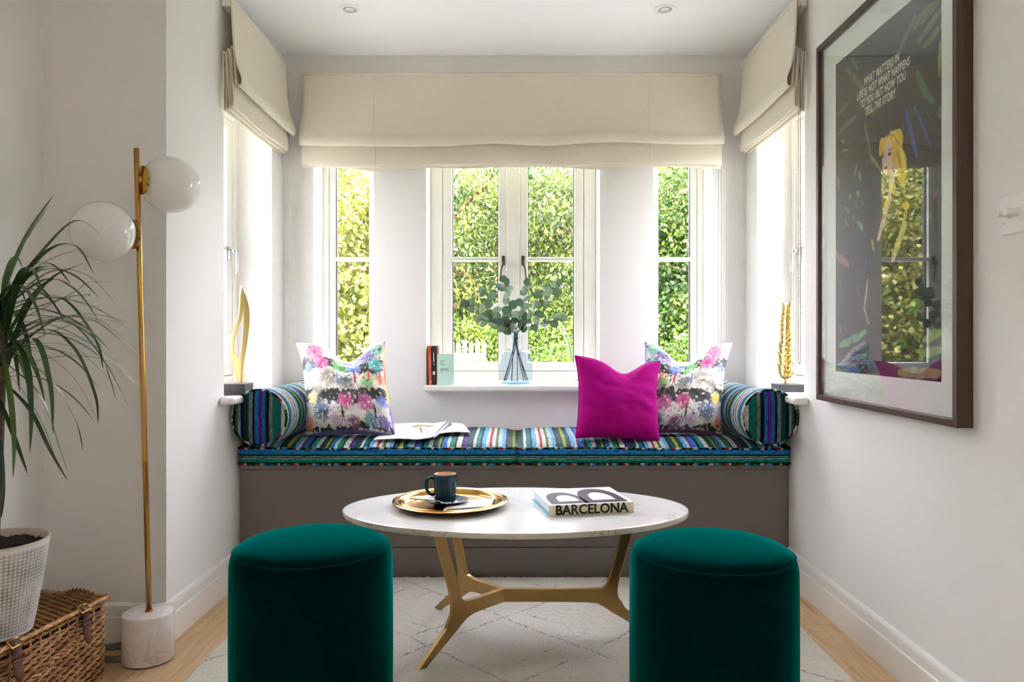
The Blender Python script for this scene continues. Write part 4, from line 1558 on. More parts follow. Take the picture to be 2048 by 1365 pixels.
LEAVES = [([(2, 600), (50, 480), (108, 390)], 11, 0), ([(0, 612), (80, 510), (150, 443), (203, 470)], 10, .03), ([(5, 605), (90, 507), (150, 492), (187, 548)], 9, -.04),
          ([(10, 612), (100, 545), (180, 555), (257, 642)], 6, .05), ([(5, 690), (60, 600), (105, 560), (138, 572)], 8, -.08), ([(10, 640), (80, 590), (200, 622), (264, 664)], 6, .1),
          ([(15, 682), (110, 640), (200, 642), (292, 727)], 6, .06), ([(10, 622), (120, 597), (190, 680), (206, 737)], 7, -.05), ([(15, 702), (90, 660), (150, 700), (190, 790), (196, 846)], 7, -.1),
          ([(10, 702), (70, 680), (100, 770), (106, 868)], 9, -.12), ([(5, 762), (60, 822), (100, 902), (135, 962)], 7, -.1), ([(5, 722), (80, 792), (120, 902), (138, 952)], 6, .02),
          ([(10, 655), (140, 590), (180, 565), (231, 567)], 4, .08), ([(20, 692), (100, 700), (146, 708)], 6, -.05), ([(0, 802), (30, 880), (55, 948)], 7, -.08), ([(10, 662), (130, 642), (205, 720), (262, 826)], 6, -.04),
          ([(8, 690), (100, 760), (150, 840), (166, 902)], 5, .06), ([(6, 700), (80, 705), (150, 760), (200, 850)], 5, .09), ([(2, 560), (60, 470), (100, 408)], 6, .07), ([(4, 650), (50, 720), (62, 815), (60, 905)], 9, -.15),
          ([(6, 640), (120, 600), (172, 590), (178, 592)], 6, .02), ([(6, 670), (100, 640), (168, 640), (210, 730), (232, 800)], 5, .12), ([(5, 735), (50, 790), (90, 860), (120, 950)], 6, .08),
          ([(4, 700), (20, 790), (28, 880), (26, 955)], 8, -.14), ([(2, 880), (6, 980), (3, 1036)], 6, -.02), ([(6, 690), (130, 690), (190, 730), (236, 782)], 4, .1), ([(5, 620), (90, 560), (150, 580), (196, 640)], 6, -.1)]
for pts, wpx, dd in LEAVES:
    k = len(pts)
    w3 = [P(p[0], p[1], 1.80 + dd * i / (k - 1)) - PC for i, p in enumerate(pts)]
    strap_leaf(w3, wpx * 1.8 / F * 0.62, plant, M['dracaena'])
rl = random.Random(5)
for k in range(62):
    az = rl.uniform(0, 2 * PI)
    el = rl.uniform(-0.2, 1.25)
    L = rl.uniform(0.26, 0.46)
    d = Vector((math.cos(az) * math.cos(el), math.sin(az) * math.cos(el), math.sin(el)))
    b = crown + Vector((rl.uniform(-.012, .012), rl.uniform(-.012, .012), rl.uniform(-0.14, 0.05)))
    pts, p, dirv = [b], b.copy(), d.copy()
    for s in range(4):
        p = p + dirv * L / 4
        dirv = (dirv + Vector((0, 0, -rl.uniform(0.25, 0.55)))).normalized()
        wx = p + PC
        if wx.x < XA + 0.025:
            p.x = XA + 0.025 - PC.x
        if wx.y > DA - 0.05:
            p.y = DA - 0.05 - PC.y
        pts.append(p.copy())
    if max((q + PC).x for q in pts) > -0.93:
        continue
    strap_leaf(pts, rl.uniform(0.004, 0.0085), plant, M['dracaena'])

# ================================================================== framed poster
XF = XR - 0.040
d0, d1 = 1.760, 2.583
zb, zt = 0.7376, 1.947
pf = thing('framed_poster', 'large framed poster with slogan and blonde woman on the right wall', 'picture', (XR, (d0 + d1) / 2, zb))
base = Vector(pf.location)
t = NT('dark_walnut')
v = t.coord('Object', (30, 30, 1.5))
t.set(color=t.ramp(t.noise(v, 3, 6, 0.6), [(0.3, lin((58, 40, 32))), (0.7, lin((88, 64, 52)))]), rough=0.45)
M['walnut'] = t.m
fw = 0.018


def frail(a, b, c, d_):
    """mitred frame rail from outer quad a,b (outer) c,d (inner) in (depth, z)"""
    q = [a, b, c, d_]
    vs_ = [(XF - base.x, y - base.y, z - base.z) for y, z in q] + [(-0.0005, y - base.y, z - base.z) for y, z in q]
    MB().add(vs_, [(0, 1, 2, 3), (7, 6, 5, 4), (0, 4, 5, 1), (1, 5, 6, 2), (2, 6, 7, 3), (3, 7, 4, 0)]).build('frame_rail', M['walnut'], pf, bevel=0.001)


O = [(d0, zb), (d1, zb), (d1, zt), (d0, zt)]
I = [(d0 + fw, zb + fw), (d1 - fw, zb + fw), (d1 - fw, zt - fw), (d0 + fw, zt - fw)]
for k in range(4):
    frail(O[k], O[(k + 1) % 4], I[(k + 1) % 4], I[k])
XM = XR - 0.020                                  # mount and print plane
M['mount'] = plain('white_mount_board', (240, 241, 238), 0.8, var=0.01)
MB().box((XM - base.x, d0 + fw - base.y, zb + fw - base.z), (-0.004, d1 - fw - base.y, zt - fw - base.z)).build('mount', M['mount'], pf)
MB().box((XM - 0.0135 - base.x, d0 + fw - base.y, zb + fw - base.z), (XM - 0.0115 - base.x, d1 - fw - base.y, zt - fw - base.z)).build('glazing', M['picture_glass'], pf)
ad0, ad1, az0, az1 = 1.857, 2.469, 0.840, 1.849


def art(px, py):
    d = F * XM / (px - VX)
    return d, EYE - (py - VY) * d / F


NU, NV = 220, 360
yy = np.linspace(ad1, ad0, NU + 1)
zz = np.linspace(az0, az1, NV + 1)
YY, ZZ = np.meshgrid(yy, zz)
C = np.ones(YY.shape + (3,)) * np.array(lin((36, 34, 38)))
nzz = fbm(YY, ZZ, 38, 2.0)
nz2 = fbm(YY, ZZ, 9, 5.0)
C = C * (1 + 0.25 * nz2[..., None])


bris = fbm(YY, ZZ, 150, 8.0)


def stroke(pts, w, colr, al=0.92, ragged=0.35, taper=0.65):
    """brush stroke through photo points, half width in metres, tapering ends and bristle gaps"""
    global C
    q = [art(*p) for p in pts]
    seg = [math.hypot(b[0] - a[0], b[1] - a[1]) for a, b in zip(q[:-1], q[1:])]
    tot = sum(seg) + 1e-9
    best = np.full(YY.shape, 9.0)
    par = np.zeros(YY.shape)
    run = 0.0
    for (a, b, L) in zip(q[:-1], q[1:], seg):
        t_ = np.clip(((YY - a[0]) * (b[0] - a[0]) + (ZZ - a[1]) * (b[1] - a[1])) / (L * L + 1e-9), 0, 1)
        dd = np.hypot(YY - a[0] - t_ * (b[0] - a[0]), ZZ - a[1] - t_ * (b[1] - a[1]))
        m = dd < best
        best = np.where(m, dd, best)
        par = np.where(m, (run + t_ * L) / tot, par)
        run += L
    ww = w * (1 - taper + taper * np.sin(PI * np.clip(0.12 + 0.76 * par, 0, 1)) ** 0.8) * (1 + ragged * nzz + 0.3 * ragged * bris)
    k = np.clip((ww - best) / 0.002, 0, 1) * al * np.clip(0.88 + 0.5 * nzz + 0.35 * bris, 0.25, 1)
    C = lerp3(C, np.array(lin(colr)), k)


def blob(c, rx, rz, colr, al=1.0, tilt=0.0, rag=0.12):
    """painted oval centred on a photo point"""
    global C
    d, z = art(*c)
    y0, z0 = YY - d, ZZ - z
    u = y0 * math.cos(tilt) + z0 * math.sin(tilt)
    v = -y0 * math.sin(tilt) + z0 * math.cos(tilt)
    r = np.hypot(u / rx, v / rz) + rag * nzz
    C = lerp3(C, np.array(lin(colr)), np.clip((1 - r) / 0.06, 0, 1) * al)


G1, G2, G3, LM = (104, 128, 70), (76, 120, 76), (146, 158, 92), (150, 164, 40)
for pts, w, c in [
    ([(1830, 35), (1790, 120), (1778, 150)], .011, G2), ([(1875, 5), (1840, 40), (1832, 50)], .018, G1), ([(1880, 20), (1855, 60), (1838, 82)], .012, G1), ([(1882, 52), (1848, 95)], .011, G1),
    ([(1881, 82), (1879, 150)], .008, LM), ([(1835, 145), (1848, 180), (1866, 203)], .012, G2), ([(1704, 115), (1716, 140)], .009, G2), ([(1695, 140), (1720, 168), (1748, 225)], .011, G1), ([(1674, 232), (1696, 206)], .010, G2),
    ([(1674, 270), (1712, 232)], .011, G2), ([(1730, 248), (1745, 325)], .008, G1), ([(1683, 282), (1690, 284)], .008, G1), ([(1684, 303), (1700, 299)], .007, G1), ([(1740, 310), (1762, 340)], .007, G3),
    ([(1812, 220), (1822, 265), (1834, 312)], .010, (52, 92, 196)), ([(1828, 208), (1850, 262), (1862, 296)], .0055, (70, 104, 184)), ([(1806, 250), (1808, 265)], .004, (60, 90, 170)), ([(1848, 212), (1872, 262)], .003, (84, 84, 70)),
    ([(1708, 352), (1714, 332)], .007, G3), ([(1718, 345), (1722, 360)], .007, G3), ([(1699, 390), (1701, 396)], .009, G3), ([(1714, 385), (1718, 392)], .009, G3), ([(1712, 402), (1716, 418)], .009, G2), ([(1690, 415), (1698, 425)], .010, G1),
    ([(1722, 400), (1726, 410)], .007, G2), ([(1716, 445), (1726, 460)], .010, (120, 170, 130)), ([(1706, 432), (1708, 440)], .008, G2), ([(1690, 440), (1698, 455)], .006, (150, 130, 110)), ([(1744, 480), (1748, 500)], .006, (190, 190, 60)),
    ([(1672, 508), (1696, 530)], .014, (150, 96, 104)), ([(1675, 350), (1680, 378)], .010, (130, 100, 80)), ([(1732, 516), (1727, 550)], .005, (70, 90, 190)), ([(1714, 570), (1718, 590)], .005, (70, 90, 170)), ([(1680, 560), (1686, 600)], .008, (96, 62, 62)),
    ([(1736, 560), (1729, 618), (1738, 648)], .0065, (196, 170, 140)), ([(1680, 692), (1706, 680), (1732, 664)], .013, (112, 168, 116)), ([(1704, 718), (1732, 710)], .009, (96, 140, 96)), ([(1680, 650), (1682, 668)], .005, (110, 140, 100)),
    ([(1849, 680), (1880, 664)], .015, (128, 166, 40)), ([(1842, 708), (1879, 700)], .014, (134, 160, 50)), ([(1800, 746), (1878, 747)], .016, (140, 148, 70)), ([(1790, 690), (1812, 688)], .014, (50, 110, 60)), ([(1822, 620), (1838, 605)], .020, (70, 130, 60)),
    ([(1868, 395), (1876, 380)], .008, (110, 70, 86)), ([(1860, 430), (1864, 436)], .006, (110, 70, 86)), ([(1848, 360), (1862, 345)], .010, (58, 96, 70)), ([(1880, 215), (1881, 235)], .010, G1)]:
    stroke(pts, w, c)
# generic blonde figure: shoulders, arm, neck, face, hair
skin, shade, hair, hair2 = (226, 196, 172), (186, 146, 122), (226, 186, 40), (246, 218, 96)
stroke([(1786, 358), (1778, 400), (1762, 460), (1757, 478)], .013, skin, 1, .2)
stroke([(1776, 395), (1766, 440)], .010, skin, 1, .2)
stroke([(1812, 425), (1808, 455), (1790, 505), (1786, 520)], .014, (206, 186, 110), 1, .3)
stroke([(1808, 410), (1816, 412)], .014, hair, 1, .3)
stroke([(1768, 415), (1776, 398)], .010, hair, 1, .3)
stroke([(1790, 372), (1787, 385)], .010, hair, 1, .3)
blob((1790, 292), .046, .046, hair, 1, 0.2, .35)
blob((1801, 325), .030, .060, hair, 1, -0.25, .35)
blob((1806, 352), .016, .034, hair, 1, -0.2, .4)
blob((1764, 292), .016, .026, hair, 1, 0.3, .35)
stroke([(1786, 335), (1783, 365)], .018, skin, 1, .1, .1)
blob((1775, 314), .030, .054, skin, 1, 0.10, .04)
blob((1777, 336), .022, .026, skin, 1, 0.0, .04)
stroke([(1788, 318), (1788, 345)], .007, shade, .7, .2)
stroke([(1768, 284), (1778, 276), (1790, 284), (1795, 305)], .012, hair, 1, .3, .3)
stroke([(1782, 266), (1797, 278)], .010, hair2, .9, .4)
stroke([(1803, 300), (1811, 340)], .009, hair2, .9, .4)
stroke([(1776, 268), (1790, 272), (1799, 292)], .005, (140, 100, 26), .8, .4)
stroke([(1794, 300), (1802, 335)], .005, (160, 118, 30), .8, .4)
stroke([(1776, 301), (1784, 297)], .0032, (52, 34, 32), 1, .1)
stroke([(1765, 307), (1769, 304)], .0030, (52, 34, 32), 1, .1)
blob((1780, 308), .0095, .0050, (60, 44, 46), 1, 0.1, .1)
blob((1767, 312), .0070, .0045, (60, 44, 46), 1, 0.1, .1)
stroke([(1773, 306), (1768, 324), (1772, 326)], .0028, shade, .9, .1, .2)
blob((1772, 336), .0095, .0052, (178, 36, 44), 1, 0.1, .1)
stroke([(1768, 350), (1782, 352)], .0030, shade, .8, .1)
C = np.clip(C, 0, 1)
me = bpy.data.meshes.new('artwork')
w_ = NU + 1
co = np.stack([np.full(YY.shape, XM - 0.0006 - base.x), YY - base.y, ZZ - base.z], -1).reshape(-1, 3)
idx = np.arange(w_ * (NV + 1)).reshape(NV + 1, w_)
qf = np.stack([idx[:-1, :-1], idx[:-1, 1:], idx[1:, 1:], idx[1:, :-1]], -1).reshape(-1, 4)
me.from_pydata([tuple(c) for c in co], [], [tuple(int(k) for k in f) for f in qf])
ca = me.color_attributes.new('print', 'FLOAT_COLOR', 'POINT')
ca.data.foreach_set('color', np.concatenate([C.reshape(-1, 3), np.ones((co.shape[0], 1))], 1).astype(np.float32).ravel())
M['art'] = vcol_mat('painted_print', 0.7, 0.0, 0.0, 0.2)
aw = link('artwork', me, M['art'], pf)
M['letter'] = plain('cream_letters', (226, 222, 206), 0.7)
for s, z, dx in (('WHAT MATTERS IN', 1.7120, 0.005), ('LIFE IS NOT WHAT HAPPENS', 1.6810, 0.0), ('TO YOU BUT HOW YOU', 1.6500, 0.0), ('TELL THE STORY', 1.6190, 0.012)):
    text_mesh(s, 0.0335, M['letter'], 'lettering', aw, frame3((XM - 0.0011 - base.x, 2.160 + dx - base.y, z - base.z), (0, -1, 0), (0, 0, 1)), 0.0001, sx=0.64, shear=0.10, offset=0.0008, spacing=1.12)

# ================================================================== dimmer switch
sw = thing('dimmer_switch', 'white double dimmer switch plate on the right wall', 'light switch', (XR, 1.612, 1.217))
M['switch'] = plain('white_switch_plastic', (236, 234, 230), 0.3, var=0.01)
MB().box((-0.0065, -0.043, -0.043), (0.0, 0.043, 0.043)).build('plate', M['switch'], sw, bevel=0.0035, seg=3)
for oy in (0.013, -0.013):
    MB().lathe([(0.0001, -0.032), (0.0078, -0.032), (0.0085, -0.0305), (0.0085, -0.012), (0.0105, -0.0065)], 28, (0, oy, 0.002), axis='x').build('knob', M['switch'], sw, sharp=50)
for oy in (0.030, -0.030):
    MB().lathe([(0.0001, -0.0078), (0.003, -0.0074), (0.0034, -0.0062)], 16, (0, oy, -0.018), axis='x').build('screw_cap', M['switch'], sw)

# ================================================================== vase and eucalyptus
VC = Vector((0.0, 3.540, SILL))
vase = thing('glass_vase', 'pale blue glass bottle vase on the middle window sill', 'vase', VC)
prof = [(0.0001, 0.004), (0.060, 0.004), (0.072, 0.008), (0.0775, 0.018), (0.0785, 0.030), (0.0785, 0.135), (0.0765, 0.148), (0.068, 0.157), (0.045, 0.164), (0.030, 0.169), (0.0255, 0.178), (0.0245, 0.20), (0.0255, 0.232), (0.031, 0.243), (0.040, 0.2475)]
pc_ = [(p.x, p.y) for p in crom(prof, 4)]
MB().lathe(pc_, 64).build('body', M['vase_glass'], vase)
MB().lathe([(0.0001, 0.0), (0.060, 0.0), (0.0745, 0.004), (0.0765, 0.012), (0.070, 0.007), (0.0001, 0.006)], 56).build('foot', M['vase_glass'], vase)
MB().tube([(0.040 * math.cos(2 * PI * k / 56), 0.040 * math.sin(2 * PI * k / 56), 0.2475) for k in range(56)], 0.0015, 6, closed=True).build('lip', M['vase_glass'], vase)
t = NT('eucalyptus_leaf')
oi = t.n('ObjectInfo')
v = t.coord('Object')
g = t.ramp(oi.outputs['Random'], [(0.0, lin((62, 84, 64))), (0.5, lin((96, 120, 96))), (1.0, lin((136, 152, 126)))])
t.set(color=t.mix(t.math('MULTIPLY', t.noise(v, 60, 3), 0.4), g, lin((80, 100, 78))), rough=0.5, spec=0.35)
tl = t.n('BsdfTranslucent')
t.l(g, tl.inputs[0])
mx = t.n('MixShader')
mx.inputs[0].default_value = 0.25
t.l(t.b.outputs[0], mx.inputs[1])
t.l(tl.outputs[0], mx.inputs[2])
t.l(mx.outputs[0], t.out.inputs[0])
M['euc'] = t.m
M['euc_stem'] = plain('brown_eucalyptus_stem', (70, 44, 38), 0.6)
leaf_me = []
for cup in (0.12, 0.2, -0.12):
    m = MB()
    vs_ = [(0, 0, 0)]
    K = 18
    for rr in (0.5, 1.0):
        for k in range(K):
            a = 2 * PI * k / K
            x = rr * math.cos(a)
            y = rr * math.sin(a) * (0.92 - 0.10 * math.cos(a))
            vs_.append((x + 1.0, y, cup * (abs(y) ** 1.5) + 0.10 * cup * x * x * 3))
    vs_[0] = (1.0, 0, 0)
    fs = [(0, 1 + k, 1 + (k + 1) % K) for k in range(K)] + [(1 + k, 1 + K + k, 1 + K + (k + 1) % K, 1 + (k + 1) % K) for k in range(K)]
    m.add(vs_, fs, True)
    me = m.mesh('leaf')
    me.materials.append(M['euc'])
    leaf_me.append(me)
re_ = random.Random(12)
tips = [((938, 612), -.05, 'eucalyptus branch reaching furthest left over the sill'), ((967, 585), .03, 'eucalyptus branch leaning up to the left'), ((1009, 566), .0, 'tall eucalyptus branch pointing up below the left window handle'),
        ((1053, 572), -.03, 'eucalyptus branch pointing up below the right window handle'), ((1092, 580), .04, 'eucalyptus branch leaning up to the right'), ((1114, 572), -.02, 'eucalyptus branch reaching highest on the right'),
        ((1119, 640), -.06, 'low eucalyptus branch reaching out to the right'), ((962, 640), -.08, 'low eucalyptus branch reaching out to the left')]
for bi, ((tx, ty), dd, lab) in enumerate(tips):
    tip = P(tx, ty, 3.53 + dd)
    sx_ = (tx - 1028) / 90.0
    bot = VC + Vector((-0.050 * sx_ / max(0.6, abs(sx_)) + re_.uniform(-.01, .01), re_.uniform(-.035, .035), 0.012))
    neck = VC + Vector((re_.uniform(-.008, .008), re_.uniform(-.008, .008), 0.20))
    lipp = VC + Vector((0.016 * sx_, dd * 0.1, 0.250))
    mid = lipp.lerp(tip, 0.5) + Vector((0.01 * sx_, 0, 0.012 if ty > 600 else 0.004))
    br = thing('eucalyptus_branch', lab, 'branch', bot, group='eucalyptus branches in the vase')
    path = [p - bot for p in crom([tuple(bot), tuple(neck), tuple(lipp), tuple(mid), tuple(tip)], 8)]
    MB().tube(path, [0.0024 - 0.0014 * i / len(path) for i in range(len(path))], 6).build('stalk', M['euc_stem'], br)
    K = 11
    for k in range(K):
        q = 0.53 + 0.47 * (k / (K - 1)) ** 0.9
        f = q * (len(path) - 1)
        i0 = min(int(f), len(path) - 2)
        p = path[i0].lerp(path[i0 + 1], f - i0)
        tg = (path[i0 + 1] - path[i0]).normalized()
        an = k * 2.4 + bi
        side = tg.orthogonal().normalized()
        side = Matrix.Rotation(an, 3, tg) @ side
        dr = (side * 0.9 + tg * 0.5 + Vector((0, -0.1, re_.uniform(-.1, .25)))).normalized()
        if k == K - 1:
            dr = tg
        up = Vector((re_.uniform(-.8, .8), -0.9, re_.uniform(-.2, .9)))
        up = (up - dr * up.dot(dr)).normalized()
        yv = up.cross(dr)
        s = re_.uniform(0.019, 0.0265) * (1.0 if k < K - 2 else 0.85)
        mt = Matrix.Identity(4)
        for r_ in range(3):
            mt[r_][0], mt[r_][1], mt[r_][2], mt[r_][3] = dr[r_] * s, yv[r_] * s, up[r_] * s, p[r_]
        lo = bpy.data.objects.new('leaf', leaf_me[k % 3])
        col.objects.link(lo)
        lo.parent = br
        lo.matrix_local = mt


# ================================================================== books on the sill
def sill_book(label, loc, w, d, h, cov, spine_marks, tilt=0.0, rz=0.0, name='paperback_book'):
    b = thing(name, label, 'book', loc, rz)
    b.rotation_euler = (0, tilt, rz)
    MB().box((0.0012, 0.001, 0.001), (w - 0.0012, d - 0.001, h - 0.001)).build('pages', M['pages'], b)
    c = MB().box((0, 0, 0), (0.0012, d, h)).box((w - 0.0012, 0, 0), (w, d, h)).box((0, -0.0008, 0), (w, 0.0008, h)).build('cover', cov, b, fix=False)
    for (x0, x1, z0, z1, mt) in spine_marks:
        MB().box((x0 * w, -0.0011, z0 * h), (x1 * w, -0.0008, z1 * h)).build('spine_print', mt, c)
    return b


M['orange'] = plain('orange_book_cover', (206, 84, 40), 0.4)
M['black_cover'] = plain('black_book_cover', (26, 26, 30), 0.4)
M['salmon'] = plain('salmon_book_cover', (236, 150, 130), 0.5)
M['mint'] = plain('mint_book_cover', (196, 232, 216), 0.5, var=0.02)
M['maroon'] = plain('maroon_book_cover', (84, 30, 24), 0.5)
M['grey_ink'] = plain('grey_green_ink', (108, 132, 122), 0.7)
sill_book('dark maroon slab for the shaded left cover of the orange book', (-0.4125, 3.474, SILL + 0.0005), 0.0085, 0.115, 0.1815, M['maroon'], [], R(1.0))  # separate slab standing in for the orange book's shaded left cover
sill_book('orange spined book between its dark cover slab and the black book', (-0.4000, 3.472, SILL + 0.0008), 0.0135, 0.115, 0.1810, M['orange'],
          [(0.0, 0.09, 0, 1, M['salmon']), (0.45, 0.6, .42, .75, M['salmon']), (0.4, 0.7, .06, .10, M['cover_white'])], R(-1.8))
sill_book('black spined book with a small white square', (-0.3848, 3.473, SILL + 0.0008), 0.0155, 0.115, 0.1800, M['black_cover'],
          [(0.42, 0.62, .58, .83, M['cover_white']), (0.45, 0.65, .51, .54, M['cover_white']), (0.2, 0.85, .26, .35, M['cover_white'])], R(-1.0))
sill_book('salmon book mostly hidden behind the mint book', (-0.3670, 3.500, SILL + 0.0005), 0.011, 0.10, 0.1805, M['salmon'], [])
mb_ = thing('mint_book', 'pale mint book standing face-on beside the vase', 'book', (-0.361, 3.474, SILL + 0.0005), R(4))
MB().box((0.001, 0.001, 0.001), (0.074, 0.011, 0.142)).build('pages', M['pages'], mb_)
c = MB().box((0, 0, 0), (0.076, 0.0012, 0.144)).box((0, 0.0108, 0), (0.076, 0.012, 0.144)).box((-0.0012, 0, 0), (0.0, 0.012, 0.144)).build('cover', M['mint'], mb_, fix=False)
for (x0, x1, z) in ((.013, .030, .110), (.015, .026, .101), (.014, .032, .092), (.015, .048, .072), (.013, .054, .065), (.015, .022, .057)):
    m = MB()
    x = x0
    while x < x1:
        m.box((x, -0.0003, z), (x + 0.0024, 0.0, z + 0.0048))
        x += 0.0038
    m.build('cover_print', M['grey_ink'], c)

# ================================================================== sculptures on the side sills
sc1 = thing('loop_sculpture', 'gold abstract loop sculpture on a dark block, left window sill', 'sculpture', (-1.080, 2.900, SILL))
MB().box((-0.050, -0.046, 0), (0.050, 0.046, 0.043)).build('plinth', M['black_stone'], sc1, bevel=0.0015)
outer = [(478, 766), (470, 742), (465, 718), (463, 690), (466, 665), (474, 640), (478, 615), (479, 590), (482, 572)]
outer2 = [(490, 590), (496, 612), (498.5, 636), (497, 660), (493, 690), (488, 715), (484.5, 742), (484, 766)]
hole = [(473.5, 719), (468.5, 705), (468, 690), (471, 672), (477, 655), (483, 638), (485, 624), (485.5, 645), (484.5, 672), (481.5, 700), (478, 717)]


def to_local(q, d=2.897):
    p = P(q[0], q[1], d) - Vector(sc1.location)
    return (p.x, p.z)


ol = [(p.x, p.y) for p in crom([to_local(q) for q in outer], 4)] + [(p.x, p.y) for p in crom([to_local(q) for q in outer2], 4)]
hl = [(p.x, p.y) for p in crom([to_local(q) for q in hole] + [to_local(hole[0])], 3)][:-1]
bm = bmesh.new()
fr = []
for poly in (ol, hl):
    vv = [bm.verts.new((x, -0.010, z)) for x, z in poly]
    fr += [bm.edges.new((vv[i], vv[(i + 1) % len(vv)])) for i in range(len(vv))]
bmesh.ops.triangle_fill(bm, use_beauty=True, edges=fr)
geo = bmesh.ops.extrude_face_region(bm, geom=bm.faces[:])
bmesh.ops.translate(bm, verts=[g for g in geo['geom'] if isinstance(g, bmesh.types.BMVert)], vec=(0, 0.020, 0))
for v in bm.verts:                                # gentle twist with height
    a = R(28) * (v.co.z - 0.04) / 0.35
    x, y = v.co.x - 0.02, v.co.y
    v.co.x, v.co.y = x * math.cos(a * .4) - y * math.sin(a) + 0.02, x * math.sin(a * .4) + y * math.cos(a)
bmesh.ops.recalc_face_normals(bm, faces=bm.faces)
me = bpy.data.meshes.new('loop')
bm.to_mesh(me)
bm.free()
link('loop', me, M['gold_cast'], sc1, bevel=0.003, seg=2)

sc2 = thing('leaf_sculpture', 'gold feathery leaf sculpture on a dark slab, right window sill', 'sculpture', (1.110, 3.062, SILL))
MB().box((-0.050, -0.050, 0), (0.050, 0.050, 0.031)).build('plinth', M['black_stone'], sc2, bevel=0.0015)
MB().tube(crom([(-0.008, 0, 0.03), (-0.007, 0, 0.12), (-0.010, 0, 0.22), (-0.004, 0, 0.30), (0.002, 0, 0.36)], 6), [0.0050 - 0.0036 * i / 24 for i in range(25)], 8).build('rib', M['gold_cast'], sc2)
rf = random.Random(3)
for k in range(13):
    z = 0.055 + k * 0.0222
    for sd in (-1, 1):
        x0 = -0.008 + 0.006 * (k / 13)
        W_ = (0.037 - 0.0013 * k) * rf.uniform(.8, 1.1)
        Lz = 0.042 * rf.uniform(.85, 1.15)
        vs_ = []
        NN = 6
        for i in range(NN + 1):
            q = i / NN
            cxx = x0 + sd * W_ * (q ** 0.8)
            czz = z + Lz * q
            hw = 0.0115 * math.sin(PI * min(1, q * 0.9 + 0.1)) + 0.0006
            yb_ = -0.004 - 0.010 * math.sin(PI * q) * (0.6 if sd > 0 else 1)
            vs_ += [(cxx - sd * hw * 0.5, yb_ + 0.006, czz + hw), (cxx, yb_, czz), (cxx + sd * hw * 0.5, yb_ + 0.005, czz - hw)]
        fs = []
        for i in range(NN):
            a = i * 3
            fs += [(a, a + 1, a + 4, a + 3), (a + 1, a + 2, a + 5, a + 4)]
        MB().add(vs_, fs, True).build('barb', M['gold_cast'], sc2, solid=0.0022, fix=True)


# ================================================================== garden
def leaf_mat(name, dark, mid, light, trans=0.35, rough=0.45):
    t = NT(name)
    ge = t.n('NewGeometry')
    v = t.coord('Object')
    k = t.math('ADD', t.math('MULTIPLY', ge.outputs['Random Per Island'], 0.40), t.math('MULTIPLY', t.ramp(t.noise(v, 2.4, 3), [(0.32, (0, 0, 0)), (0.68, (1, 1, 1))]), 0.60))  # noise clumps of darker colour stand in for shadows within the foliage
    g = t.ramp(k, [(0.15, lin(dark)), (0.5, lin(mid)), (0.85, lin(light))])
    t.set(color=g, rough=rough, spec=0.3)
    tl = t.n('BsdfTranslucent')
    t.l(g, tl.inputs[0])
    mx = t.n('MixShader')
    mx.inputs[0].default_value = trans
    t.l(t.b.outputs[0], mx.inputs[1])
    t.l(tl.outputs[0], mx.inputs[2])
    t.l(mx.outputs[0], t.out.inputs[0])
    return t.m


M['leaf_gold'] = leaf_mat('golden_maple_leaves', (62, 76, 26), (116, 118, 52), (156, 150, 92), 0.45)
M['leaf_conifer'] = leaf_mat('yellow_green_sprays', (16, 32, 10), (62, 80, 26), (118, 124, 54), 0.4)
M['leaf_green'] = leaf_mat('mid_green_leaves', (12, 30, 12), (46, 72, 24), (94, 108, 44), 0.4)
M['leaf_dark'] = leaf_mat('deep_green_leaves', (10, 26, 12), (34, 58, 24), (70, 90, 38), 0.35)
M['leaf_bright'] = leaf_mat('bright_green_leaves', (30, 56, 14), (74, 100, 26), (116, 128, 54), 0.4)
M['leaf_pale'] = leaf_mat('pale_variegated_leaves', (66, 80, 40), (124, 124, 86), (164, 154, 128), 0.35)
M['leaf_blade'] = leaf_mat('strap_leaves', (34, 56, 26), (64, 86, 44), (94, 108, 66), 0.35)
M['bark'] = plain('brown_bark', (92, 68, 48), 0.9, var=0.4, scale=14, bump=0.8)
M['picket'] = plain('weathered_white_fence_paint', (150, 146, 132), 0.7, var=0.08)
M['petal'] = plain('pink_petals', (160, 96, 108), 0.6)


def leaves_mesh(name, cen, dirs, size, wid, rng):
    N = len(cen)
    d = dirs / (np.linalg.norm(dirs, axis=1, keepdims=True) + 1e-9)
    rnd = rng.normal(size=(N, 3))
    s = np.cross(d, rnd)
    s /= (np.linalg.norm(s, axis=1, keepdims=True) + 1e-9)
    nn = np.cross(s, d)
    L = (size * rng.uniform(0.65, 1.25, N))[:, None]
    W = L * wid
    v = np.empty((N, 4, 3))
    v[:, 0] = cen
    v[:, 1] = cen + d * L * 0.5 + s * W + nn * L * 0.08
    v[:, 2] = cen + d * L
    v[:, 3] = cen + d * L * 0.5 - s * W + nn * L * 0.08
    me = bpy.data.meshes.new(name)
    me.vertices.add(N * 4)
    me.vertices.foreach_set('co', v.reshape(-1).astype(np.float32))
    me.loops.add(N * 4)
    me.loops.foreach_set('vertex_index', np.arange(N * 4, dtype=np.int32))
    me.polygons.add(N)
    me.polygons.foreach_set('loop_start', np.arange(0, N * 4, 4, dtype=np.int32))
    me.update(calc_edges=True)
    me.validate()
    return me


GZ = -0.25


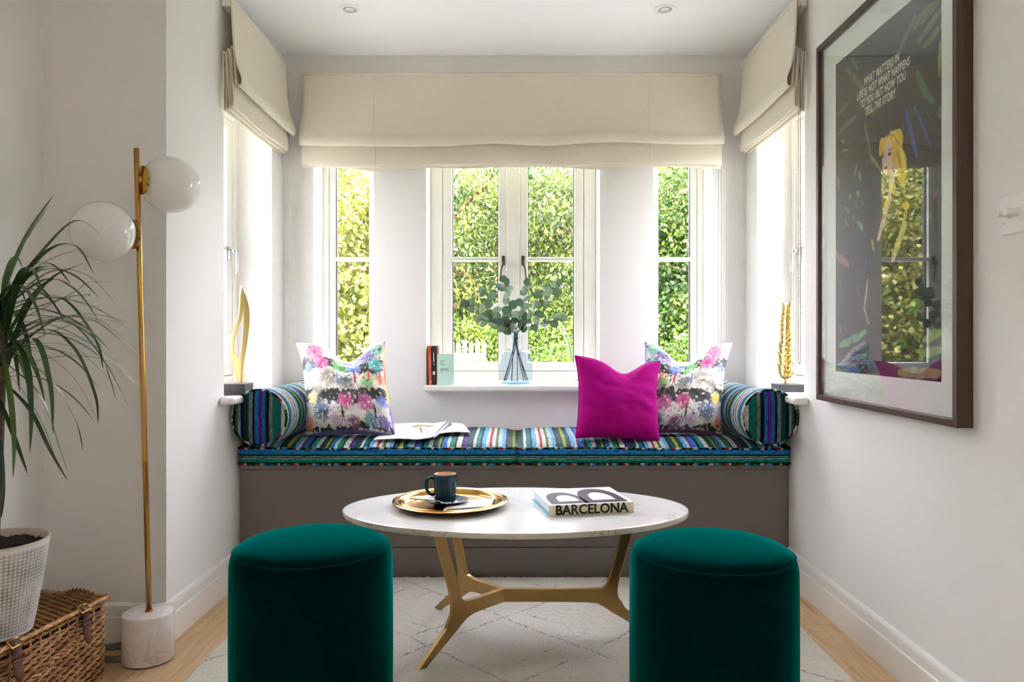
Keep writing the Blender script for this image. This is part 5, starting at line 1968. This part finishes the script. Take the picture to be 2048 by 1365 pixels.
def plant_mass(name, label, cat, pos, crown, radii, clumps, per, leaf, wid, mat, seed, spread=0.16, droop=0.4, trunk=0.09, branches=10, flat=0.6, group=None, shell=0.55):
    rng = np.random.default_rng(seed)
    root = thing(name, label, cat, (pos[0], pos[1], GZ), group=group)
    base = np.array([pos[0], pos[1], GZ])
    dirs = rng.normal(size=(clumps, 3))
    dirs /= np.linalg.norm(dirs, axis=1, keepdims=True)
    rad = shell + (1 - shell) * rng.uniform(0, 1, clumps) ** 0.6
    cc = np.array(crown) - base + dirs * rad[:, None] * np.array(radii)
    cc = cc[cc[:, 2] > 0.05]
    cen = np.repeat(cc, per, 0)
    off = rng.normal(size=cen.shape) * spread
    off[:, 2] *= flat
    off[:, 2] -= droop * 0.5 * np.hypot(off[:, 0], off[:, 1])
    cen = cen + off
    out = off * 1.0 + rng.normal(size=cen.shape) * spread * 0.8
    out[:, 2] -= droop * spread
    keep = cen[:, 2] > 0.02
    me = leaves_mesh('foliage', cen[keep], out[keep], leaf, wid, rng)
    fo = link('foliage', me, mat, root)
    fo['kind'] = 'stuff'
    if trunk:
        rr = random.Random(seed)
        cr = Vector(crown) - Vector(base)
        top = cr + Vector((rr.uniform(-.1, .1), 0, radii[2] * 0.6))
        tp = crom([(0, 0, 0), (cr.x * .4, cr.y * .4, cr.z * 0.45), tuple(cr), tuple(top)], 5)
        MB().tube(tp, [trunk * (1 - 0.8 * i / len(tp)) for i in range(len(tp))], 8).build('trunk', M['bark'], root)
        for k in range(branches):
            e = Vector(cc[rr.randrange(len(cc))])
            q = rr.uniform(0.35, 0.85)
            s = tp[int(q * (len(tp) - 1))]
            mid = s.lerp(e, 0.55) + Vector((0, 0, 0.12 * (e - s).length))
            bp = crom([tuple(s), tuple(mid), tuple(e)], 5)
            MB().tube(bp, [trunk * 0.42 * (1 - 0.75 * i / len(bp)) for i in range(len(bp))], 6).build('branch', M['bark'], root)
    return root


lawn_t = NT('sunlit_lawn')
v = lawn_t.coord('Object')
lawn_t.set(color=lawn_t.ramp(lawn_t.noise(v, 3, 5), [(0.3, lin((46, 68, 22))), (0.7, lin((74, 94, 34)))]), rough=0.9)
struct(MB().grid(lambda i, j: (-30 + 60 * i, -22 + 60 * j, GZ + 0.05 * noise.noise(Vector((i * 17, j * 17, 0)))), 60, 60).build('ground', lawn_t.m))

terr = sroot('bounce_terrace')  # unseen paving, added to bounce neutral light into the room
t = NT('bounce_paving')
oi = t.n('ObjectInfo')
v = t.coord('Object')
t.set(color=t.mix(t.math('MULTIPLY', oi.outputs['Random'], 0.35), t.ramp(t.noise(v, 9, 5), [(0.3, lin((150, 148, 144))), (0.7, lin((176, 174, 170)))]), lin((140, 138, 134))), rough=0.85)
M['paving'] = t.m
slab_me = MB().box((-0.295, -0.295, 0), (0.295, 0.295, 0.06)).mesh('bounce_slab')
slab_me.materials.append(M['paving'])
for i in range(-9, 9):
    for j in range(-6, 9):
        x, y = 0.3 + i * 0.6, 0.3 + j * 0.6
        if XA - WT - 0.3 < x < XR + WT + 0.3 and y < DB + WT + 0.3:
            continue
        link('bounce_slab', slab_me, None, terr, (x, y, GZ + 0.06))
plant_mass('maple_tree', 'golden yellow maple seen through the left narrow window', 'tree', (-2.35, 8.0), (-2.2, 7.9, 1.75), (1.15, 0.9, 1.3), 230, 90, 0.072, 0.34, M['leaf_gold'], 21, spread=0.17, droop=0.5, trunk=0.05, branches=12)
plant_mass('conifer_tree', 'drooping yellow-green conifer behind the left pane of the middle window', 'tree', (-1.55, 11.0), (-1.25, 11.0, 2.25), (1.75, 1.2, 1.8), 340, 105, 0.080, 0.20, M['leaf_conifer'], 31, spread=0.19, droop=1.0, trunk=0.13, branches=14)
plant_mass('conifer_tree', 'drooping conifer with brown boughs behind the right pane of the middle window', 'tree', (1.75, 10.6), (1.45, 10.6, 2.15), (1.75, 1.1, 1.7), 300, 100, 0.078, 0.20, M['leaf_conifer'], 32, spread=0.18, droop=1.0, trunk=0.14, branches=18)
plant_mass('broadleaf_tree', 'mid-green tree seen through the right narrow window', 'tree', (2.7, 9.6), (2.6, 9.6, 1.9), (1.15, 0.9, 1.5), 230, 90, 0.075, 0.30, M['leaf_green'], 33, spread=0.18, droop=0.6, trunk=0.08, branches=12)
for k, (x, y, s) in enumerate(((-5.6, 12.5, 1.0), (-3.2, 15.0, 1.2), (0.1, 16.0, 1.1), (3.6, 15.0, 1.2), (6.2, 12.0, 1.0))):
    plant_mass('background_tree', ('deep green tree furthest left in the garden', 'deep green tree behind the golden maple', 'deep green tree behind the two conifers', 'deep green tree behind the right narrow window', 'deep green tree furthest right in the garden')[k],
               'tree', (x, y), (x, y, 2.2 * s), (2.1 * s, 1.3, 2.1 * s), 250, 70, 0.13, 0.30, M['leaf_dark'] if k % 2 else M['leaf_green'], 50 + k, spread=0.28, droop=0.6, trunk=0.15, branches=8, group='trees at the back of the garden')

plant_mass('flowering_shrub', 'pale cream shrub beside the picket fence', 'shrub', (-0.40, 7.9), (-0.40, 7.9, 0.30), (0.50, 0.5, 0.46), 70, 80, 0.042, 0.35, M['leaf_pale'], 61, spread=0.10, droop=0.3, trunk=0)
plant_mass('garden_shrub', 'bright green shrub below the right pane of the middle window', 'shrub', (0.42, 7.2), (0.42, 7.2, 0.34), (0.42, 0.45, 0.52), 70, 80, 0.045, 0.35, M['leaf_bright'], 62, spread=0.10, droop=0.3, trunk=0)
plant_mass('garden_shrub', 'dark leafy shrub under the middle window conifers', 'shrub', (0.2, 9.5), (0.2, 9.5, 0.5), (1.6, 0.45, 0.85), 150, 80, 0.055, 0.32, M['leaf_bright'], 63, spread=0.13, droop=0.4, trunk=0)
plant_mass('garden_shrub', 'green shrub below the golden maple', 'shrub', (-2.5, 9.9), (-2.4, 9.9, 0.6), (1.3, 0.5, 1.0), 140, 80, 0.055, 0.32, M['leaf_bright'], 64, spread=0.13, droop=0.4, trunk=0)
for sx, lab in ((-1, 'unseen leafy screen added to cut sky light at the left side window'), (1, 'unseen leafy screen added to cut sky light at the right side window')):  # unseen hedges, added to block sky light through the side windows
    plant_mass('shading_hedge', lab, 'shading_hedge', (sx * 4.3, 3.2), (sx * 4.3, 3.4, 1.3), (0.55, 2.6, 1.7), 380, 60, 0.075, 0.34, M['leaf_dark'], 70 + sx, spread=0.20, droop=0.3, trunk=0, group='unseen hedges added to cut side light', shell=0.75)
rose = plant_mass('rose_bush', 'rose bush with pink flowers below the right narrow window', 'shrub', (1.98, 7.6), (1.98, 7.6, 0.42), (0.62, 0.5, 0.66), 80, 80, 0.045, 0.35, M['leaf_bright'], 65, spread=0.10, droop=0.3, trunk=0)
rr = random.Random(8)
m = MB()
for k in range(5):
    m.sphere((0.012 * math.cos(k * 1.26), 0.012 * math.sin(k * 1.26), 0), 0.022, 8, 6, 1, 1, 0.6)
flower_me = m.mesh('flower')
flower_me.materials.append(M['petal'])
for k in range(16):
    a, e = rr.uniform(PI, 2 * PI), rr.uniform(0.35, 1.3)
    link('flower', flower_me, None, rose, (0.62 * math.cos(a) * math.cos(e), 0.5 * math.sin(a) * math.cos(e), 0.67 + 0.66 * math.sin(e)))
st_ = thing('strap_leaf_plant', 'clump of long pale strap leaves by the bright green shrub', 'plant', (0.62, 6.5, GZ))
for k in range(26):
    a = rr.uniform(0, 2 * PI)
    b = Vector((rr.uniform(-.06, .06), rr.uniform(-.06, .06), 0))
    L = rr.uniform(0.9, 1.35)
    o = Vector((math.cos(a), math.sin(a), 0)) * rr.uniform(.15, .42)
    strap_leaf([tuple(b), tuple(b + o * .3 + Vector((0, 0, L * .5))), tuple(b + o * .75 + Vector((0, 0, L * .9))), tuple(b + o * 1.3 + Vector((0, 0, L)))], 0.014, st_, M['leaf_blade'])

fence = thing('picket_fence', 'low white picket fence across the garden', 'fence', (-1.7, 8.7, GZ))
for z in (0.55, 0.95):
    MB().box((-1.35, 0.012, z), (1.35, 0.04, z + 0.07)).build('rail', M['picket'], fence)
pk = MB().prism([(-0.024, 0), (0.024, 0), (0.024, 1.14), (0.0, 1.17), (-0.024, 1.14)], lambda u, v, t: (u, t, v), -0.010, 0.010)
pk_me = pk.mesh('picket')
pk_me.materials.append(M['picket'])
for k in range(37):
    link('picket', pk_me, None, fence, (-1.33 + k * 0.074, 0, rr.uniform(-.012, .012)))
